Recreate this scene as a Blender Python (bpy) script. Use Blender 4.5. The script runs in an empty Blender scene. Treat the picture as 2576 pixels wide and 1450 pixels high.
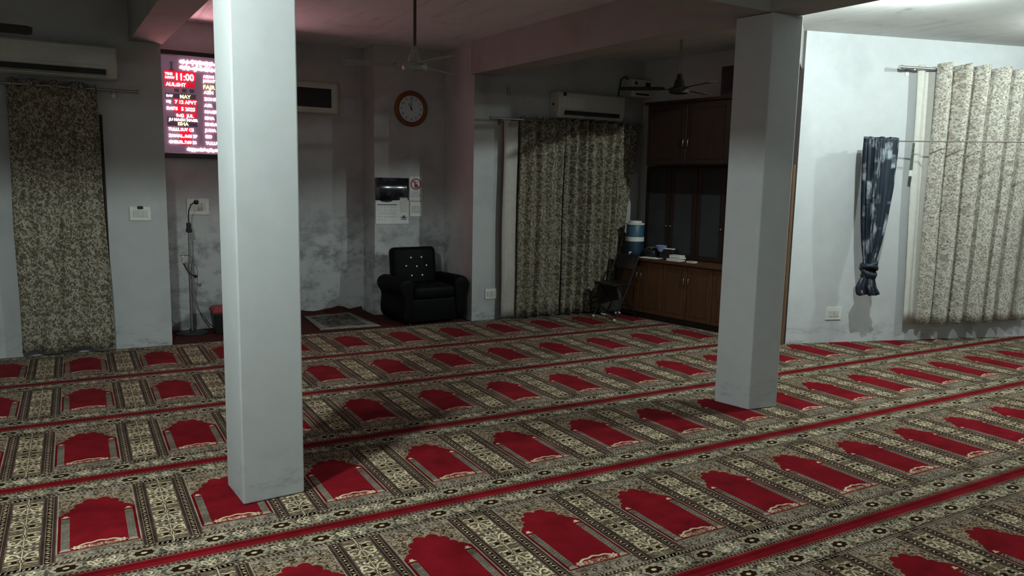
import bpy, bmesh, math, random
from mathutils import Vector, Matrix
import numpy as np

# ------------------------------------------------------------------ camera, world, lights, exposure
scn = bpy.context.scene
COL = scn.collection
cam_d = bpy.data.cameras.new('camera')
cam = bpy.data.objects.new('camera', cam_d)
COL.objects.link(cam)
cam_d.sensor_width = 36.0
cam_d.lens = 1923.34 / 2576 * 36.0
cam_d.clip_start = 0.05
cam_d.clip_end = 100
_yaw, _pitch, _roll = math.radians(29.81599), math.radians(-7.87252), math.radians(1.17435)
_f = Vector((math.sin(_yaw) * math.cos(_pitch), math.cos(_yaw) * math.cos(_pitch), math.sin(_pitch)))
_r = Vector((math.cos(_yaw), -math.sin(_yaw), 0))
_u = _r.cross(_f)
_r2 = _r * math.cos(_roll) + _u * math.sin(_roll)
_u2 = _u * math.cos(_roll) - _r * math.sin(_roll)
m = Matrix((_r2, _u2, -_f)).transposed().to_4x4()
m.translation = (0, 0, 1.7)
cam.matrix_world = m
scn.camera = cam

wld = bpy.data.worlds.new('night')
scn.world = wld
wld.use_nodes = True
wld.node_tree.nodes['Background'].inputs[0].default_value = (0.55, 0.62, 0.66, 1)
wld.node_tree.nodes['Background'].inputs[1].default_value = 0.0

scn.view_settings.view_transform = 'Standard'
scn.view_settings.look = 'None'
scn.view_settings.gamma = 1
scn.view_settings.use_curve_mapping = False
scn.view_settings.exposure = 0.0
try:
    scn.cycles.use_denoising = True
    scn.cycles.max_bounces = 6
    scn.cycles.diffuse_bounces = 4
    scn.cycles.glossy_bounces = 3
    scn.cycles.transparent_max_bounces = 4
    scn.cycles.transmission_bounces = 4
    scn.cycles.caustics_reflective = False
    scn.cycles.caustics_refractive = False
    scn.cycles.sample_clamp_indirect = 4
except Exception:
    pass

# ceiling bulbs: centre of the glowing globe, power; each globe is its own light source, built with its holder further down
LAMP_COLOUR = (0.86, 1.0, 0.975)
LAMPS = [((-0.35, 3.06, 3.245), 425), ((5.965, 3.853, 3.195), 235), ((8.40, 3.55, 3.22), 105), ((2.40, -1.60, 3.22), 55)]  # last bulb is an unseen addition that lifts the pillar fronts

# ------------------------------------------------------------------ helpers
def lin(r, g, b):
    f = lambda c: (c / 255 / 12.92) if c / 255 <= 0.04045 else ((c / 255 + 0.055) / 1.055) ** 2.4
    return (f(r), f(g), f(b))

def c4(c):
    return (c[0], c[1], c[2], 1.0)

class NT:
    def __init__(self, name):
        self.mat = bpy.data.materials.new(name)
        self.mat.use_nodes = True
        self.t = self.mat.node_tree
        self.bsdf = self.t.nodes['Principled BSDF']
    def n(self, typ, **kw):
        nd = self.t.nodes.new(typ)
        for k, v in kw.items():
            setattr(nd, k, v)
        return nd
    def link(self, a, b):
        self.t.links.new(a, b)
    def put(self, sock, v):
        if isinstance(v, (int, float)):
            sock.default_value = v
        elif isinstance(v, (tuple, list)):
            sock.default_value = c4(v) if sock.type == 'RGBA' else v
        else:
            self.link(v, sock)
    def math(self, op, a, b=0.0, c=None):
        nd = self.n('ShaderNodeMath', operation=op)
        self.put(nd.inputs[0], a)
        self.put(nd.inputs[1], b)
        if c is not None:
            self.put(nd.inputs[2], c)
        return nd.outputs[0]
    def mix(self, fac, a, b, mode='MIX'):
        nd = self.n('ShaderNodeMix', data_type='RGBA', blend_type=mode)
        self.put(nd.inputs[0], fac)
        self.put(nd.inputs[6], a)
        self.put(nd.inputs[7], b)
        return nd.outputs[2]
    def noise(self, vec, scale, detail=3, rough=0.55, col=False):
        nd = self.n('ShaderNodeTexNoise')
        nd.inputs['Scale'].default_value = scale
        nd.inputs['Detail'].default_value = detail
        nd.inputs['Roughness'].default_value = rough
        if vec is not None:
            self.link(vec, nd.inputs['Vector'])
        return nd.outputs['Color' if col else 'Fac']
    def voro(self, vec, scale, rnd=1.0, feature='F1'):
        nd = self.n('ShaderNodeTexVoronoi', feature=feature)
        nd.inputs['Scale'].default_value = scale
        nd.inputs['Randomness'].default_value = rnd
        if vec is not None:
            self.link(vec, nd.inputs['Vector'])
        return nd
    def ramp(self, fac, lo, hi, a=0.0, b=1.0):
        nd = self.n('ShaderNodeMapRange')
        nd.clamp = True
        self.put(nd.inputs[0], fac)
        for i, v in enumerate((lo, hi, a, b)):
            nd.inputs[1 + i].default_value = v
        return nd.outputs[0]
    def mapping(self, vec, scale=(1, 1, 1), rot=(0, 0, 0), loc=(0, 0, 0)):
        nd = self.n('ShaderNodeMapping')
        self.link(vec, nd.inputs[0])
        nd.inputs[1].default_value = loc
        nd.inputs[2].default_value = rot
        nd.inputs[3].default_value = scale
        return nd.outputs[0]
    def coord(self, which='Object'):
        return self.n('ShaderNodeTexCoord').outputs[which]
    def bump(self, h, strength=0.3, dist=0.01):
        nd = self.n('ShaderNodeBump')
        nd.inputs['Strength'].default_value = strength
        nd.inputs['Distance'].default_value = dist
        self.link(h, nd.inputs['Height'])
        self.link(nd.outputs[0], self.bsdf.inputs['Normal'])
    def fin(self, col=None, rough=0.8, metal=0.0, spec=None):
        if col is not None:
            self.put(self.bsdf.inputs['Base Color'], col)
        self.put(self.bsdf.inputs['Roughness'], rough)
        self.bsdf.inputs['Metallic'].default_value = metal
        if spec is not None:
            self.bsdf.inputs['Specular IOR Level'].default_value = spec
        return self.mat

def plain(name, col, rough=0.6, metal=0.0, spec=None, var=0.12, scale=18):
    k = NT(name)
    n = k.noise(k.coord(), scale, 3)
    c = k.mix(k.ramp(n, 0.3, 0.7), tuple(x * (1 - var) for x in col), tuple(min(1, x * (1 + var)) for x in col))
    return k.fin(c, rough, metal, spec)

def plaster(name, col, stain=(0.30, 0.31, 0.31), amount=0.35):
    k = NT(name)
    co = k.n('ShaderNodeNewGeometry').outputs['Position']
    big = k.noise(co, 1.3, 4, 0.6)
    mid = k.noise(co, 6.0, 5, 0.65)
    c = k.mix(k.ramp(mid, 0.35, 0.7), tuple(x * 0.93 for x in col), col)
    sm = k.math('MULTIPLY', k.ramp(big, 0.52, 0.74), amount)
    c = k.mix(sm, c, stain)
    # damp scuffs low on the wall
    z = k.n('ShaderNodeSeparateXYZ')
    k.link(co, z.inputs[0])
    lowb = k.ramp(z.outputs[2], 0.02, 0.30, 1.0, 0.0)
    nz = k.noise(k.mapping(co, (1, 1, 2.2)), 5.0, 5, 0.7)
    sc = k.math('MULTIPLY', lowb, k.ramp(nz, 0.52, 0.66))
    c = k.mix(k.math('MULTIPLY', sc, 0.55), c, tuple(x * 0.45 for x in stain))
    k.bump(k.noise(co, 45, 4, 0.6), 0.12, 0.004)
    return k.fin(c, 0.85, 0, 0.25)

def wood(name, a, b, rough=0.4, scale=1.0):
    k = NT(name)
    co = k.mapping(k.coord(), (18 * scale, 18 * scale, 1.4 * scale))
    n = k.noise(co, 1.6, 6, 0.65)
    n2 = k.noise(k.mapping(k.coord(), (60, 60, 3)), 2.0, 3, 0.6)
    c = k.mix(k.ramp(n, 0.3, 0.7), a, b)
    c = k.mix(k.math('MULTIPLY', k.ramp(n2, 0.45, 0.7), 0.35), c, tuple(x * 0.5 for x in a))
    return k.fin(c, rough, 0, 0.2)

def emit(name, col, strength):
    k = NT(name)
    b = k.bsdf
    b.inputs['Base Color'].default_value = c4(tuple(x * 0.3 for x in col))
    b.inputs['Emission Color'].default_value = c4(col)
    b.inputs['Emission Strength'].default_value = strength
    return k.mat

class B:
    """collects shapes, then links them as one mesh object"""
    def __init__(self):
        self.bm = bmesh.new()
        self.uv = None
    def _xf(self, vs, mat):
        if mat is not None:
            bmesh.ops.transform(self.bm, matrix=mat, verts=vs)
    def box(self, c, s, rot=0.0, bevel=0.0, seg=1, mi=0, mat=None):
        r = bmesh.ops.create_cube(self.bm, size=1.0)
        vs = r['verts']
        M = Matrix.Translation(c) @ Matrix.Rotation(rot, 4, 'Z') @ Matrix.Diagonal((s[0], s[1], s[2], 1))
        bmesh.ops.transform(self.bm, matrix=M, verts=vs)
        fs = set(f for v in vs for f in v.link_faces)
        for f in fs:
            f.material_index = mi
        if bevel > 0:
            es = list(set(e for v in vs for e in v.link_edges))
            o = bmesh.ops.bevel(self.bm, geom=es, offset=bevel, segments=seg, profile=0.5, affect='EDGES')
            vs = list(set(v for f in o['faces'] for v in f.verts) | set(v for v in vs if v.is_valid))
        self._xf(vs, mat)
        return self
    def prism(self, pts, z0, z1, mi=0, mat=None):
        lo = [self.bm.verts.new((p[0], p[1], z0)) for p in pts]
        hi = [self.bm.verts.new((p[0], p[1], z1)) for p in pts]
        n = len(pts)
        fs = [self.bm.faces.new(lo[::-1]), self.bm.faces.new(hi)]
        for i in range(n):
            fs.append(self.bm.faces.new((lo[i], lo[(i + 1) % n], hi[(i + 1) % n], hi[i])))
        for f in fs:
            f.material_index = mi
        self._xf(lo + hi, mat)
        return self
    def cyl(self, p0, p1, r0, r1=None, n=16, mi=0, cap=True):
        r1 = r0 if r1 is None else r1
        p0, p1 = Vector(p0), Vector(p1)
        return self.tube([p0, p1], [r0, r1], n, mi, cap)
    def tube(self, pts, rad, n=8, mi=0, cap=True):
        pts = [Vector(p) for p in pts]
        if isinstance(rad, (int, float)):
            rad = [rad] * len(pts)
        rings = []
        up = None
        for i, p in enumerate(pts):
            d = (pts[min(i + 1, len(pts) - 1)] - pts[max(i - 1, 0)]).normalized()
            if up is None:
                a = Vector((0, 0, 1)) if abs(d.z) < 0.9 else Vector((1, 0, 0))
                up = (a - d * a.dot(d)).normalized()
            else:
                up = (up - d * up.dot(d)).normalized()
            s = d.cross(up)
            rings.append([self.bm.verts.new(p + (up * math.cos(2 * math.pi * k / n) + s * math.sin(2 * math.pi * k / n)) * rad[i]) for k in range(n)])
        self._skin(rings, mi, cap)
        return self
    def _skin(self, rings, mi=0, cap=True, closed=True):
        n = len(rings[0])
        for a, b in zip(rings, rings[1:]):
            for k in range(n if closed else n - 1):
                f = self.bm.faces.new((a[k], a[(k + 1) % n], b[(k + 1) % n], b[k]))
                f.material_index = mi
        if cap:
            for r, rev in ((rings[0], True), (rings[-1], False)):
                f = self.bm.faces.new(r[::-1] if rev else r)
                f.material_index = mi
    def lathe(self, prof, c=(0, 0, 0), n=24, mi=0, mat=None, cap=True):
        rings = [[self.bm.verts.new((c[0] + r * math.cos(2 * math.pi * k / n), c[1] + r * math.sin(2 * math.pi * k / n), c[2] + z)) for k in range(n)] for r, z in prof]
        self._skin(rings, mi, cap)
        self._xf([v for r in rings for v in r], mat)
        return self
    def rings(self, rs, mi=0, cap=True, closed=True):
        self._skin([[self.bm.verts.new(p) for p in r] for r in rs], mi, cap, closed)
        return self
    def poly(self, pts, mi=0):
        f = self.bm.faces.new([self.bm.verts.new(p) for p in pts])
        f.material_index = mi
        return self
    def build(self, name, mats, parent=None, smooth=False, loc=None, bevel=0.0, sub=0, solid=0.0, autos=False):
        bmesh.ops.recalc_face_normals(self.bm, faces=self.bm.faces)
        me = bpy.data.meshes.new(name)
        self.bm.to_mesh(me)
        self.bm.free()
        for mm in (mats if isinstance(mats, (list, tuple)) else [mats]):
            me.materials.append(mm)
        o = bpy.data.objects.new(name, me)
        COL.objects.link(o)
        if smooth or autos:
            me.polygons.foreach_set('use_smooth', [True] * len(me.polygons))
            if autos:
                try:
                    me.set_sharp_from_angle(angle=math.radians(40))
                except Exception:
                    pass
        if solid:
            md = o.modifiers.new('solid', 'SOLIDIFY')
            md.thickness = solid
            md.offset = 0
        if bevel:
            md = o.modifiers.new('bevel', 'BEVEL')
            md.width = bevel
            md.segments = 2
            md.limit_method = 'ANGLE'
        if sub:
            md = o.modifiers.new('sub', 'SUBSURF')
            md.levels = md.render_levels = sub
        if parent is not None:
            o.parent = parent
            o.matrix_parent_inverse = Matrix.Translation(parent.location).inverted() if parent.rotation_euler.z == 0 else (Matrix.Translation(parent.location) @ parent.rotation_euler.to_matrix().to_4x4()).inverted()
        if loc is not None:
            o.location = loc
        return o

def local(o):
    """child meshes given in the thing's own frame"""
    o.matrix_parent_inverse = Matrix.Identity(4)
    return o

def tag(o, label=None, cat=None, group=None, kind=None):
    if label: o['label'] = label
    if cat: o['category'] = cat
    if group: o['group'] = group
    if kind: o['kind'] = kind
    return o

def thing(name, label, cat, loc=(0, 0, 0), rz=0.0, group=None):
    o = bpy.data.objects.new(name, None)
    o.empty_display_size = 0.1
    o.location = loc
    o.rotation_euler = (0, 0, rz)
    COL.objects.link(o)
    return tag(o, label, cat, group)

def struct(o):
    o['kind'] = 'structure'
    return o

def text_mesh(name, body, size, mat, M, parent=None, align='LEFT', depth=0.0, sx=1.0, bold=0.0):
    # flat lettering, cut from the built-in font
    cu = bpy.data.curves.new('t', 'FONT')
    cu.body = body
    cu.size = size
    cu.align_x = align
    cu.extrude = depth
    cu.offset = bold * size
    cu.resolution_u = 2
    to = bpy.data.objects.new('t', cu)
    COL.objects.link(to)
    dg = bpy.context.evaluated_depsgraph_get()
    me = bpy.data.meshes.new_from_object(to.evaluated_get(dg))
    bpy.data.objects.remove(to)
    bpy.data.curves.remove(cu)
    me.transform(M @ Matrix.Diagonal((sx, 1, 1, 1)))
    me.materials.clear()
    me.materials.append(mat)
    o = bpy.data.objects.new(name, me)
    COL.objects.link(o)
    if parent is not None:
        o.parent = parent
        o.matrix_parent_inverse = Matrix.Translation(parent.location).inverted()
    return o

def wall_M(x, y, z):
    """text lying in a plane that faces -Y"""
    return Matrix.Translation((x, y, z)) @ Matrix.Rotation(math.pi / 2, 4, 'X')

# ------------------------------------------------------------------ materials
M_WALL = plaster('painted_plaster', (0.53, 0.545, 0.55), (0.34, 0.355, 0.36), 0.4)
def front_plaster():
    mt = plaster('front_wall_plaster', (0.44, 0.45, 0.445), (0.22, 0.225, 0.22), 0.55)
    k = NT.__new__(NT)
    k.mat, k.t = mt, mt.node_tree
    k.bsdf = k.t.nodes['Principled BSDF']
    old = k.bsdf.inputs['Base Color'].links[0].from_socket
    co = k.n('ShaderNodeNewGeometry').outputs['Position']
    d = k.n('ShaderNodeSeparateXYZ')
    k.link(co, d.inputs[0])
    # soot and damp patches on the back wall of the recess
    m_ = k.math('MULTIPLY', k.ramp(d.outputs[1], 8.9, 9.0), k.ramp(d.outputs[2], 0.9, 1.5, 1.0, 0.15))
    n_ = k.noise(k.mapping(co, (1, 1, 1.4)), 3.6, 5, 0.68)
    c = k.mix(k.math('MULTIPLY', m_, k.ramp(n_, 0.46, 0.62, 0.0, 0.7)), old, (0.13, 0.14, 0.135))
    return k.fin(c, 0.85, 0, 0.25)
M_WALLD = front_plaster()
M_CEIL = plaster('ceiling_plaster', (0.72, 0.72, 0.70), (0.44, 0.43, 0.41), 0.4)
def add_formwork_lines(mt):
    k = NT.__new__(NT)
    k.mat, k.t = mt, mt.node_tree
    k.bsdf = k.t.nodes['Principled BSDF']
    old = k.bsdf.inputs['Base Color'].links[0].from_socket
    co = k.n('ShaderNodeNewGeometry').outputs['Position']
    n_ = k.noise(k.mapping(co, (5.5, 0.10, 1), (0, 0, 0.06)), 1.0, 2, 0.5)
    line = k.ramp(k.math('ABSOLUTE', k.math('SUBTRACT', n_, 0.5)), 0.0, 0.012, 0.35, 0.0)
    spots = k.ramp(k.noise(co, 2.6, 4, 0.65), 0.66, 0.74, 0.0, 0.45)
    c = k.mix(k.math('MAXIMUM', line, spots), old, (0.30, 0.29, 0.27))
    return k.fin(c, 0.85, 0, 0.25)
add_formwork_lines(M_CEIL)
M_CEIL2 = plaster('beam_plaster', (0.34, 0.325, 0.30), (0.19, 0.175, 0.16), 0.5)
M_PILL = plaster('pillar_plaster', (0.45, 0.465, 0.465), (0.36, 0.37, 0.37), 0.25)
M_FLOOR = plain('bare_floor', (0.10, 0.09, 0.085), 0.8)
M_WOOD = wood('cabinet_wood', (0.052, 0.024, 0.011), (0.090, 0.042, 0.019), 0.5)
M_WOODD = wood('dark_cabinet_wood', (0.013, 0.0085, 0.0055), (0.024, 0.014, 0.009), 0.5)
M_EDGE = wood('edge_wood', (0.09, 0.045, 0.022), (0.15, 0.085, 0.045), 0.6)
M_BLACKLEATHER = plain('black_leather', (0.0028, 0.0028, 0.003), 0.55, 0, 0.07)
M_WHITEPLASTIC = plain('white_plastic', (0.62, 0.62, 0.58), 0.4, 0, 0.4, 0.05)
M_CREAM = plain('cream_plastic', (0.50, 0.50, 0.45), 0.45, 0, 0.4, 0.06)
M_BLACK = plain('black_plastic', (0.010, 0.010, 0.011), 0.4, 0, 0.4)
M_VENT = plain('dark_vent', (0.012, 0.012, 0.013), 0.6)
M_CHROME = plain('chrome', (0.62, 0.62, 0.62), 0.22, 1.0, None, 0.05)
M_STEEL = plain('dull_steel', (0.30, 0.29, 0.28), 0.4, 0.9, None, 0.1)
M_FANROD = plain('fan_rod_brown', (0.05, 0.035, 0.03), 0.5)
M_FANWHITE = plain('fan_white', (0.26, 0.25, 0.23), 0.45)
M_FANDARK = plain('fan_dark', (0.030, 0.026, 0.023), 0.65, 0, 0.15)
M_PAPER = plain('paper', (0.62, 0.62, 0.60), 0.7, 0, 0.3, 0.04)
M_INK = plain('black_ink', (0.03, 0.03, 0.035), 0.7)
M_GREYINK = plain('grey_ink', (0.16, 0.17, 0.18), 0.7)
M_REDINK = plain('red_ink', (0.23, 0.035, 0.03), 0.7)
M_RED = plain('red_plastic', (0.22, 0.02, 0.03), 0.5)
M_BLUE = plain('blue_plastic', (0.026, 0.080, 0.125), 0.45)
M_BLUED = plain('dark_blue_plastic', (0.010, 0.030, 0.055), 0.45)
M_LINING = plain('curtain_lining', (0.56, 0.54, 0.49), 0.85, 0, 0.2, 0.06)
M_LININGD = plain('dim_lining', (0.40, 0.375, 0.34), 0.85, 0, 0.2, 0.06)  # darker copy of the lining, dimness of the front wall put into its colour
M_DIAL = plain('clock_dial', (0.50, 0.56, 0.58), 0.35, 0, 0.5, 0.03)
M_CLOCKRIM = wood('clock_rim', (0.16, 0.05, 0.02), (0.22, 0.075, 0.03), 0.35)
M_GREEN = plain('green_cloth', (0.06, 0.08, 0.05), 0.8)
M_LILAC = plain('lilac_plastic', (0.20, 0.25, 0.45), 0.4)

def glass_dark():
    k = NT('bookcase_glass')
    k.bsdf.inputs['Transmission Weight'].default_value = 0.9
    k.bsdf.inputs['IOR'].default_value = 1.1
    n = k.noise(k.coord(), 3.0, 2)
    return k.fin(k.mix(n, (0.30, 0.31, 0.32), (0.42, 0.43, 0.44)), 0.06, 0, 0.6)
M_GLASS = glass_dark()

def floral(name, base, leaf, leaf2, dark, disk):
    """printed curtain cloth: UVs are metres on the cloth"""
    k = NT(name)
    uv = k.n('ShaderNodeUVMap').outputs[0]
    warp = k.noise(uv, 16, 2, col=True)
    wn = k.n('ShaderNodeVectorMath', operation='SCALE')
    k.link(warp, wn.inputs[0])
    wn.inputs[3].default_value = 0.035
    wa = k.n('ShaderNodeVectorMath', operation='ADD')
    k.link(uv, wa.inputs[0])
    k.link(wn.outputs[0], wa.inputs[1])
    w = wa.outputs[0]
    c = k.mix(k.ramp(k.noise(uv, 13, 3), 0.42, 0.60), base, tuple(x * 0.7 + y * 0.3 for x, y in zip(base, leaf)))
    def motif(scale, rot, stretch, lo, hi, thr):
        v = k.voro(k.mapping(k.mapping(w, (1, 1, 1), (0, 0, rot)), (1.0, stretch, 1)), scale)
        sel = k.n('ShaderNodeSeparateColor')
        k.link(v.outputs['Color'], sel.inputs[0])
        return k.math('MULTIPLY', k.ramp(v.outputs['Distance'], lo, hi, 1.0, 0.0), k.ramp(sel.outputs[0], thr, thr + 0.03)), sel.outputs[1]
    for (sc, rot, st, lo, hi, thr, colr) in ((22, 0.3, 1.3, 0.42, 0.54, 0.22, tuple(x * 1.3 for x in leaf)), (32, 1.1, 1.6, 0.40, 0.48, 0.34, leaf), (38, -0.7, 1.8, 0.34, 0.42, 0.42, leaf2), (52, 2.2, 1.5, 0.32, 0.40, 0.45, tuple(x * 0.72 for x in leaf2))):
        msk, pick = motif(sc, rot, st, lo, hi, thr)
        c = k.mix(msk, c, k.mix(pick, tuple(x * 1.3 for x in colr), tuple(x * 0.72 for x in colr)))
    msk, pick = motif(42, 0.9, 1.5, 0.30, 0.38, 0.62)          # pale petals
    c = k.mix(msk, c, base)
    msk, pick = motif(34, 0.15, 3.0, 0.25, 0.31, 0.66)         # small dark leaves
    c = k.mix(msk, c, dark)
    # round blossoms in offset rows, a small one beside each
    d = k.n('ShaderNodeSeparateXYZ')
    k.link(uv, d.inputs[0])
    v_ = k.math('DIVIDE', d.outputs[1], 0.27)
    row = k.math('FLOOR', v_)
    dv = k.math('MULTIPLY', k.math('SUBTRACT', k.math('SUBTRACT', v_, row), 0.5), 0.27)
    for (off, rad, colr) in ((0.0, 0.033, disk), (0.105, 0.017, disk)):
        u_ = k.math('ADD', k.math('DIVIDE', k.math('SUBTRACT', d.outputs[0], off), 0.28), k.math('MULTIPLY', row, 0.42))
        du_ = k.math('MULTIPLY', k.math('SUBTRACT', k.math('FRACT', u_), 0.5), 0.28)
        r_ = k.math('SQRT', k.math('ADD', k.math('MULTIPLY', du_, du_), k.math('MULTIPLY', dv, dv)))
        c = k.mix(k.ramp(r_, rad * 0.80, rad, 0.62, 0.0), c, k.mix(k.ramp(r_, 0.0, rad), colr, tuple(x * 0.8 for x in colr)))
    k.bump(k.noise(uv, 700, 2), 0.1, 0.001)
    return k.fin(c, 0.9, 0, 0.1)
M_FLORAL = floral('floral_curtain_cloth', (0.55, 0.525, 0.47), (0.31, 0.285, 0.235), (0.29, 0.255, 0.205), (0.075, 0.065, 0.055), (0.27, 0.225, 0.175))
M_FLORALD = floral('dim_floral_cloth', (0.35, 0.325, 0.26), (0.105, 0.089, 0.060), (0.115, 0.093, 0.060), (0.028, 0.022, 0.015), (0.085, 0.065, 0.041))  # darker copy of the print, dimness of the front wall put into its colours

def blue_cloth():
    k = NT('navy_curtain_cloth')
    uv = k.n('ShaderNodeUVMap').outputs[0]
    s = k.noise(k.mapping(uv, (26, 5.0, 1)), 1.0, 4, 0.6)
    band = k.noise(k.mapping(uv, (3.2, 4.2, 1)), 1.0, 3, 0.5)
    msk = k.math('MULTIPLY', k.ramp(s, 0.44, 0.62), k.ramp(band, 0.50, 0.58))
    c = k.mix(k.ramp(k.noise(k.mapping(uv, (40, 4, 1)), 1.0, 3), 0.35, 0.7), (0.004, 0.008, 0.015), (0.013, 0.023, 0.037))
    c = k.mix(k.math('MULTIPLY', msk, 0.9), c, (0.33, 0.38, 0.42))
    return k.fin(c, 0.55, 0, 0.4)
M_NAVY = blue_cloth()

def carpet_mat():
    k = NT('prayer_carpet_pile')
    at = k.n('ShaderNodeAttribute', attribute_type='GEOMETRY', attribute_name='Col')
    co = k.n('ShaderNodeNewGeometry').outputs['Position']
    # woven floral filling, strength carried in the alpha of the yarn colour
    w = k.noise(co, 38, 2, col=True)
    ws = k.n('ShaderNodeVectorMath', operation='SCALE')
    k.link(w, ws.inputs[0])
    ws.inputs[3].default_value = 0.022
    wa = k.n('ShaderNodeVectorMath', operation='ADD')
    k.link(co, wa.inputs[0])
    k.link(ws.outputs[0], wa.inputs[1])
    v = k.voro(k.mapping(wa.outputs[0], (1, 1.2, 0.01)), 92)
    sp = k.n('ShaderNodeSeparateColor')
    k.link(v.outputs['Color'], sp.inputs[0])
    dark = k.mix(1.0, at.outputs['Color'], (0.26, 0.21, 0.19), 'MULTIPLY')
    lite = k.mix(0.62, at.outputs['Color'], (0.58, 0.49, 0.35))
    f = k.mix(k.ramp(sp.outputs[0], 0.36, 0.42), dark, at.outputs['Color'])
    f = k.mix(k.ramp(sp.outputs[0], 0.66, 0.72), f, lite)
    edge = k.voro(k.mapping(wa.outputs[0], (1, 1.2, 0.01)), 92, 1.0, 'DISTANCE_TO_EDGE')
    f = k.mix(k.ramp(edge.outputs['Distance'], 0.02, 0.07, 0.7, 0.0), f, dark)
    c = k.mix(at.outputs['Alpha'], at.outputs['Color'], f)
    # trodden, uneven pile
    n = k.noise(co, 5.5, 4, 0.6)
    c = k.mix(1.0, c, k.mix(k.ramp(n, 0.34, 0.66), (0.66, 0.64, 0.64), (1.16, 1.16, 1.16)), 'MULTIPLY')
    k.bump(k.noise(co, 420, 2), 0.25, 0.003)
    c = k.mix(1.0, c, (0.84, 0.82, 0.775), 'MULTIPLY')
    b = k.bsdf
    b.inputs['Sheen Weight'].default_value = 0.05
    b.inputs['Sheen Roughness'].default_value = 0.35
    b.inputs['Sheen Tint'].default_value = (1.0, 0.9, 0.85, 1)
    return k.fin(c, 0.95, 0, 0.0)
M_CARPET = carpet_mat()

# ------------------------------------------------------------------ room shell
H_ROOM = 3.33
WT = Vector((0.9598, -0.2806, 0))          # direction along the slanted right wall
WN = Vector((-0.2806, -0.9598, 0))         # its face normal
WA = Vector((6.732, 5.672, 0))
def onwall(s, z, o=0.0):
    p = WA + WT * s + WN * o
    return Vector((p.x, p.y, z))
WROT = math.atan2(WT.y, WT.x)
CT = Vector((0.17037, -0.98538, 0))        # along the fronts of the fitted cabinets
CN = Vector((-0.98538, -0.17037, 0))
CA = Vector((6.28, 7.78, 0))
def oncab(s, z, o=0.0):
    p = CA + CT * s + CN * o
    return Vector((p.x, p.y, z))
CROT = math.atan2(CT.y, CT.x)

struct(B().prism([(-3.8, -3.2), (12, -3.2), (12, 10.2), (-3.8, 10.2)], -0.16, -0.012).build('floor', M_FLOOR))
struct(B().prism([(-3.8, -3.2), (12, -3.2), (12, 10.2), (-3.8, 10.2)], H_ROOM, H_ROOM + 0.15).build('ceiling', M_CEIL))
struct(B().prism([(-3.6, 8.3), (0.80, 8.3), (0.80, 9.05), (1.76, 9.05), (1.76, 9.58), (3.25, 9.58), (3.25, 9.15), (4.19, 9.15), (4.19, 8.3), (7.0, 8.3), (7.6, 8.3), (7.6, 10.1), (-3.6, 10.1)], -0.012, H_ROOM).build('wall_front', M_WALLD))
e1 = onwall(5.1, 0); e2 = onwall(5.1, 0, -0.3)
e3 = onwall(0.013, 0, -0.14); e4 = onwall(0.4, 0, -0.3)
struct(B().prism([(WA.x, WA.y), (e1.x, e1.y), (e2.x, e2.y), (e4.x, e4.y), (e3.x, e3.y)], -0.012, H_ROOM).build('wall_right', M_WALL))
struct(B().prism([(7.165, 5.70), (7.4, 5.62), (7.0, 8.3), (6.735, 8.3)], -0.012, H_ROOM).build('wall_alcove', M_WALL))
struct(B().prism([(-3.8, -3.2), (-3.6, -3.2), (-3.6, 10.2), (-3.8, 10.2)], -0.012, H_ROOM).build('wall_left', M_WALL))
struct(B().prism([(-3.8, -3.2), (12, -3.2), (12, -3.0), (-3.8, -3.0)], -0.012, H_ROOM).build('wall_back', M_WALL))
struct(B().prism([(11.5, -3.0), (11.8, -3.0), (11.8, 4.6), (11.5, 4.6)], -0.012, H_ROOM).build('wall_side', M_WALL))
# beams (the grid is a little out of square)
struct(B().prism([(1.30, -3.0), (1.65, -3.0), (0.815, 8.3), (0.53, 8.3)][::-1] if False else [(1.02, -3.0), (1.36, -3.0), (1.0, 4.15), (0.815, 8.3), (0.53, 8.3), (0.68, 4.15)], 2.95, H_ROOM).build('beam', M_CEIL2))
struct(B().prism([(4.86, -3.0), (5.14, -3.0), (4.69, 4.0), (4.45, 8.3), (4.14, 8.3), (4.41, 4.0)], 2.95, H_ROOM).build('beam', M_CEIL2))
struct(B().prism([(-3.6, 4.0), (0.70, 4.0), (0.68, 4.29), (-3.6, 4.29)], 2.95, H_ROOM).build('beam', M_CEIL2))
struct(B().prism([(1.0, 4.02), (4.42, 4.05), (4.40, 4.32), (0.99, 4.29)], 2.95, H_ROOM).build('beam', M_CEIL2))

# unseen dropped beam, right pillar to wall corner, added to shade the cabinet bay
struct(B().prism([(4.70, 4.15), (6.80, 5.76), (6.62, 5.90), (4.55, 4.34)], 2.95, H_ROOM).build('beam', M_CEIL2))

def pillar(fp, label):
    b = B()
    b.prism(fp, 0.0, 2.95)
    o = b.build('pillar', M_PILL, bevel=0.008)
    return tag(o, label, 'pillar', 'square plastered pillars')
pillar([(0.692, 3.978), (1.016, 4.005), (0.99, 4.31), (0.665, 4.288)], 'bright white square plaster pillar standing left of the middle, the nearer of two')
pillar([(4.432, 4.039), (4.701, 4.002), (4.66, 4.31), (4.368, 4.338)], 'greyer square plaster pillar on the right, with a shade line across its upper half')

# ------------------------------------------------------------------ prayer carpets
P_U = 0.6132
RED = (0.170, 0.0068, 0.0130)
REDD = (0.115, 0.004, 0.007)
MAUVE = (0.050, 0.026, 0.024)
BROWN = (0.022, 0.0105, 0.006)
CREAMC = (0.62, 0.52, 0.36)
PALE = (0.36, 0.315, 0.235)
GREY = (0.21, 0.185, 0.150)
GREEN = (0.195, 0.180, 0.145)
OLIVE = (0.130, 0.102, 0.070)
PINK = (0.27, 0.085, 0.068)
TAN = (0.235, 0.180, 0.125)

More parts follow.
